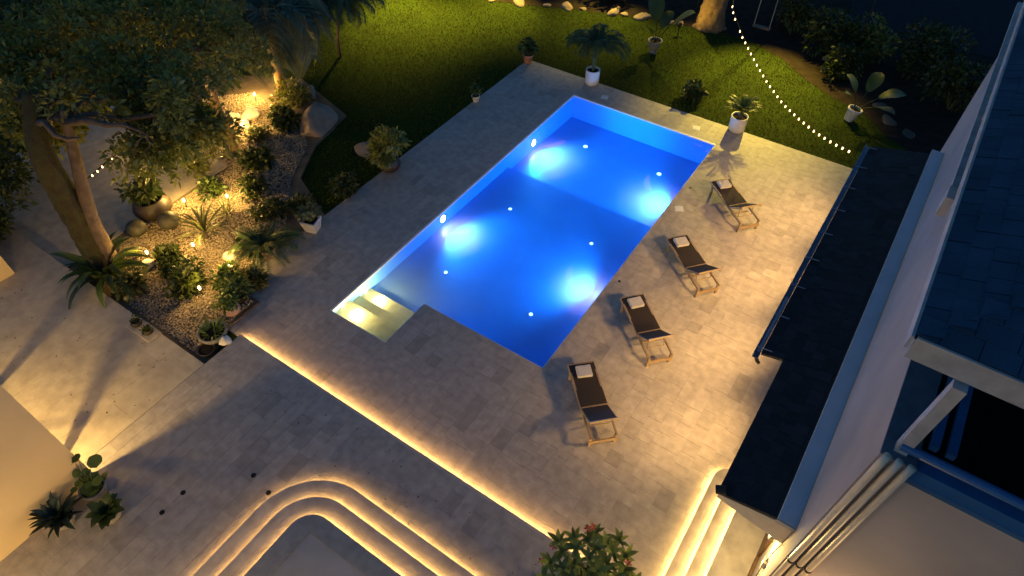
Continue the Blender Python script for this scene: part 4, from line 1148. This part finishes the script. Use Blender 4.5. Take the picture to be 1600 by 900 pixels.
rg = random.Random(32)
t = thing('slim_tree', 'slim brown-trunked tree beside the heap of white stones', 'tree', (-7.15, -8.75, -.03))
bark_tube([(0,0,-.05), (.05,-.05,1.2), (.32,-.2,2.5), (.8,-.4,3.8)], [.15,.125,.11,.09], 16, amp=.1, seed=4).build('trunk', M['bark_warm'], t, True)
cs = [tuple(np.array((.5,.2,3.9)) + rgn.normal(size=3)*np.array((.9,.8,.35))) for i in range(26)]
V, F = crown(cs, rgn.uniform(.28,.5,26), [120]*26, .15, rgn, .75)
obj('crown', mesh_np('crown', V, F, M['leaf_tree']), t)
lb = MB()
for c_ in cs[::2]: lb.tube(wob((.6,-.32,3.2), c_, 3, .08, rg), [.04,.03,.02,.008], 5)
lb.build('limbs', M['bark'], t, True)

t = thing('far_tree', 'tree with a pale bare trunk at the upper left edge', 'tree', (-12.7, -11.2, -.03))
MB().tube([(0,0,-.05), (.25,-.2,1.2), (.8,-.5,2.4), (1.5,-.9,3.6)], [.22,.19,.17,.12], 10).build('trunk', M['bark_warm'], t, True)
cs = [tuple(np.array((.7,.1,3.1)) + rgn.normal(size=3)*np.array((1.5,1.5,.5))) for i in range(46)]
V, F = crown(cs, rgn.uniform(.35,.65,46), [150]*46, .17, rgn, .75)
obj('crown', mesh_np('crown', V, F, M['leaf_dark']), t)
lb = MB()
for c_ in cs[::2]: lb.tube(wob((1.1,-.7,2.9), c_, 3, .1, rg), [.06,.04,.025,.01], 5)
lb.build('limbs', M['bark'], t, True)

# fan palm with drooping grey-green fronds at the top
t = thing('fan_palm', 'fan palm with drooping grey-green fronds at the top edge', 'palm tree', (-8.4, -5.6, -.03))
MB().tube([(0,0,-.05), (.05,.0,.9), (.15,.0,1.8), (.3,.02,2.7)], [.2,.16,.15,.17], 12).build('trunk', M['bark_warm'], t, True)
FAN = frond(1.75, 34, .75, .05, M['leaf_palm'], .95, 2.3, droop=.95)
ring_leaves(t, FAN, 40, 'frond', (-.5,.6), (.85,1.35), (.32,.02,2.65), .08, 90, .1)
t = thing('slender_palm', 'thin leaning palm stem with dark fronds over the lit lawn edge', 'palm tree', (-8.6, -2.6, -.03))
MB().tube([(0,0,-.05), (.3,-.2,.9), (.9,-.45,1.9), (1.5,-.6,2.7)], [.07,.06,.055,.06], 8).build('trunk', M['bark'], t, True)
FAN2 = frond(1.35, 30, .42, .045, M['leaf_dark'], 1.0, 2.1, droop=.9)
ring_leaves(t, FAN2, 16, 'frond', (-.3,.5), (.8,1.15), (1.5,-.6,2.65), .05, 91, .05)

# big trunk at the top edge, right
t = thing('big_tree', 'thick-trunked tree at the top edge lit warm brown', 'tree', (1.95, 7.55, -.03))
bark_tube([(0,0,-.05), (0,.02,.25), (.0,.05,1.0), (.05,.1,2.4), (.1,.1,4.2)], [.66,.52,.45,.42,.36], 32, seed=3).build('trunk', M['bark_warm'], t, True)
cs = [tuple(np.array((.6,1.8,5.6)) + rgn.normal(size=3)*np.array((2.2,1.6,.8))) for i in range(40)]
V, F = crown(cs, rgn.uniform(.4,.8,40), [110]*40, .2, rgn, .75)
obj('crown', mesh_np('crown', V, F, M['leaf_dark']), t)
lb = MB()
for c_ in cs[::2]: lb.tube(wob((.1,.1,4.0), c_, 3, .15, rg), [.12,.08,.05,.02], 6)
lb.tube([(.1,.1,3.9), (1.4,0,4.3), (2.9,-.1,4.4)], [.12,.09,.05], 7)
lb.build('limbs', M['bark'], t, True)
# swing hanging from its long limb
t = thing('rope_swing', 'pale rope swing hanging in the dark beside the thick trunk', 'swing', (3.95, 7.5, -.03))
MB().box(-.34, .34, -.12, .12, .5, .53).build('seat', M['wood'], t)
for s in (-1, 1): MB().tube([(s*.3,0,.53), (s*.29,.01,2.4), (s*.25,0,4.33)], .014, 6).build('rope', M['white_paint'], t)

# dark shrubs in the upper right
for i, (x, y, r, h, k, lab) in enumerate(((6.4, 8.0, 1.15, 1.5, 'dark', 'rounded dark shrub right of the string lights at the top'), (7.7, 8.3, 1.0, 1.4, 'tree', 'dark shrub beyond the lawn in the top right'), (7.3, 6.4, .75, .9, 'dark', 'low dark shrub behind the tilted white pot'), (9.6, 8.6, 1.3, 1.7, 'dark', 'wide dark shrub behind the house end'), (11.0, 6.4, 1.1, 1.6, 'dark', 'dark shrub hugging the far house corner'), (4.9, 9.2, .9, 1.1, 'dark', 'dark shrub behind the swing'), (3.55, 2.15, .38, .5, 'dark', 'small dark shrub on the lawn beside the far deck edge'), (-6.4, 6.6, 1.1, 1.3, 'dark', 'dark shrub beyond the lit lawn at the top left'), (-2.6, 7.6, 1.0, 1.2, 'dark', 'dark shrub beyond the edging stones at the top'), (-9.6, 4.6, 1.2, 1.5, 'dark', 'dark shrub behind the palm fronds at the top'), (-9.2, -15.0, .75, 1.1, 'dark', 'dark bush at the left edge above the pale wall'), (-10.6, -13.9, 1.25, 1.5, 'dark', 'tall dark bush at the left edge of the path'), (-12.6, -14.0, 1.2, 1.7, 'dark', 'dark bush deeper along the left edge of the path'))):
    t = thing('dark_shrub', lab, 'shrub', (x, y, (TZ if y < -14.6 and x < -8 else .05 if y < -13 and x < -8 else -.04)), 0, 'dark shrubs around the garden')
    bush(t, r, h, int(1500*r), .17, M['leaf_'+k], 200+i, 0, lobes=12)

# ------------------------------------------------------------------ string lights
def string_lights(pts, n, lab, skip=(), r=.020):
    t = thing('string_lights', lab, 'string lights', pts[0])
    P = [Vector(p) - Vector(pts[0]) for p in pts]
    MB().tube(P, .008, 5).build('cable', M['metal_dark'], t)
    cum = [0]
    for i in range(1, len(P)): cum.append(cum[-1] + (P[i]-P[i-1]).length)
    me = MB().lathe([(0,-.05),(r*.8,-.04),(r,-.01),(r*.7,.025),(.0,.03)], 10).mesh('bulb', M['bulb'], True)
    for k in range(n):
        if k in skip: continue
        s = cum[-1]*(k+.2)/n; i = max(j for j in range(len(P)-1) if cum[j] <= s)
        q = (s-cum[i])/(cum[i+1]-cum[i]); obj('bulb', me, t, P[i].lerp(P[i+1], q) - Vector((0,0,.03)))
    return t
sl_pts = [(3.70,3.62,2.6), (3.97,3.33,2.42), (4.43,2.83,2.21), (4.84,2.39,2.09), (5.30,1.89,1.96), (5.95,1.18,1.84), (6.72,.35,1.80), (7.35,-.33,1.91), (7.93,-.95,2.05), (8.52,-1.59,2.28), (9.06,-2.16,2.54)]
string_lights([(2.35,7.35,3.9), (2.9,5.6,3.05)] + sl_pts, 46, 'curving string of warm bulbs from the thick trunk to the veranda roof corner', (0,1,2,3,4,5,6,7,8,9,10,11,12,13,14,18))
string_lights([(-8.45,-12.75,.75), (-8.6,-12.2,.72), (-8.8,-11.6,.74), (-9.0,-11.0,.75)], 9, 'short row of warm bulbs on a low rail over the path', (5,))
rl = thing('low_rail', 'low dark rail carrying the short row of bulbs over the path', 'rail', (-8.7, -11.9, .05))
MB().tube([(.25,-.85,.64), (-.3,.9,.64)], .018, 6).build('bar', M['metal_dark'], rl)
for x, y in ((.25,-.85), (-.3,.9)): MB().tube([(x,y,0), (x,y,.70)], .018, 6).build('post', M['metal_dark'], rl)

# garden floodlights on the lawn
def flood(x, y, aim, p, lab, size, h, col=(1.0, .71, .09)):
    t = thing('garden_floodlight', lab, 'floodlight', (x, y, -.03), 0, 'floodlights along the lawn edge')
    MB().tube([(0,0,-.03),(0,0,h)], .02, 6).build('pole', M['metal_dark'], t)
    hd = MB().lathe([(.0,-.07),(.05,-.07),(.085,.05),(.085,.07),(.07,.07),(.06,.03),(0,.03)], 14).build('head', M['metal_dark'], t)
    hd.location = (0, 0, h+.02); hd.rotation_euler = Vector(aim).to_track_quat('Z', 'Y').to_euler()
    d_ = Vector(aim).normalized()
    lamp('beam', t, (d_.x*.12, d_.y*.12, h+.02+d_.z*.12), p, col, .06, 'SPOT', size, 1.0, aim)
flood(-10.4, 3.4, (1.6, -2.3, -4.2), 4200, 'warm floodlight on a tall pole behind the palm fronds', 72, 4.2)
flood(-6.4, 5.8, (.4, -2.3, -4.2), 3000, 'warm floodlight on a tall pole behind the lit lawn edge', 66, 4.2)
flood(-2.4, 7.9, (.4, -2.6, -4.2), 1700, 'warm floodlight on a tall pole behind the edging stones', 66, 4.2)
flood(4.3, 8.6, (.9, -4.5, -4.6), 4600, 'warm floodlight on a tall pole by the dark shrubs right of the swing', 64, 4.6)
flood(7.4, 7.6, (-.2, -4.4, -4.4), 420, 'warm floodlight on a tall pole among the dark shrubs', 58, 4.4)
flood(1.0, 8.4, (.9, -3.4, -4.4), 1500, 'warm floodlight on a tall pole behind the thick trunk', 60, 4.4)
flood(1.2, 6.1, (.25, .8, .25), 50, 'warm floodlight aimed up at the thick trunk', 100, .4)

# lamps standing just beyond the near edge of the terrace
def bollard(x, y, z, p, lab):
    t = thing('bollard_lamp', lab, 'bollard lamp', (x, y, z), 0, 'bollard lamps on the terrace')
    MB().tube([(0,0,0),(0,0,.85)], .05, 12).build('post', M['metal_dark'], t)
    MB().lathe([(.05,.85),(.055,.86),(.055,1.0),(.0,1.01)], 12).build('globe', M['bulb_g'], t)
    MB().lathe([(.08,1.011),(.08,1.03),(.0,1.05)], 12).build('cap', M['metal_dark'], t)
    lamp('glow', t, (0, 0, 1.16), p, WARM2, .05)
bollard(0.9, -20.5, TZ, 58, 'bollard lamp on the terrace facing the beige wall')
bollard(5.4, -19.4, .54, 110, 'added unseen bollard lamp brightening the round-cornered platform')  # added out of view to brighten the platform top
t = thing('wall_lamp', 'warm wall lamp low on the end wall by the drain pipes', 'lamp', (11.7, -13.15, 2.4))
MB().lathe([(.05, -.1), (.06, .0), (.05, .08), (0, .1)], 12).build('housing', M['metal_dark'], t)
lamp('glow', t, (0, -.6, .0), 44, WARM, .06)

# dry leaves blown over the paving
N = 150
fx = np.concatenate([RNG.uniform(-9, -1.2, 90), RNG.uniform(-1, 9, 60)]); fy = np.concatenate([RNG.uniform(-17.3, -14.8, 90), RNG.uniform(-14.9, -13.8, 60)])
P = np.stack([fx, fy, np.full(N, TZ+.008)], 1)
D = np.stack([RNG.normal(size=N), RNG.normal(size=N), RNG.normal(0, .08, N)], 1)
V, F = leaf_cloud(P, D, RNG.uniform(.03, .075, N), RNG.uniform(.015, .035, N), -.1)
tag(obj('fallen_leaves', mesh_np('fallen_leaves', V, F, M['wood'])), 'dry brown leaves scattered over the path and terrace', 'leaves', kind='stuff')
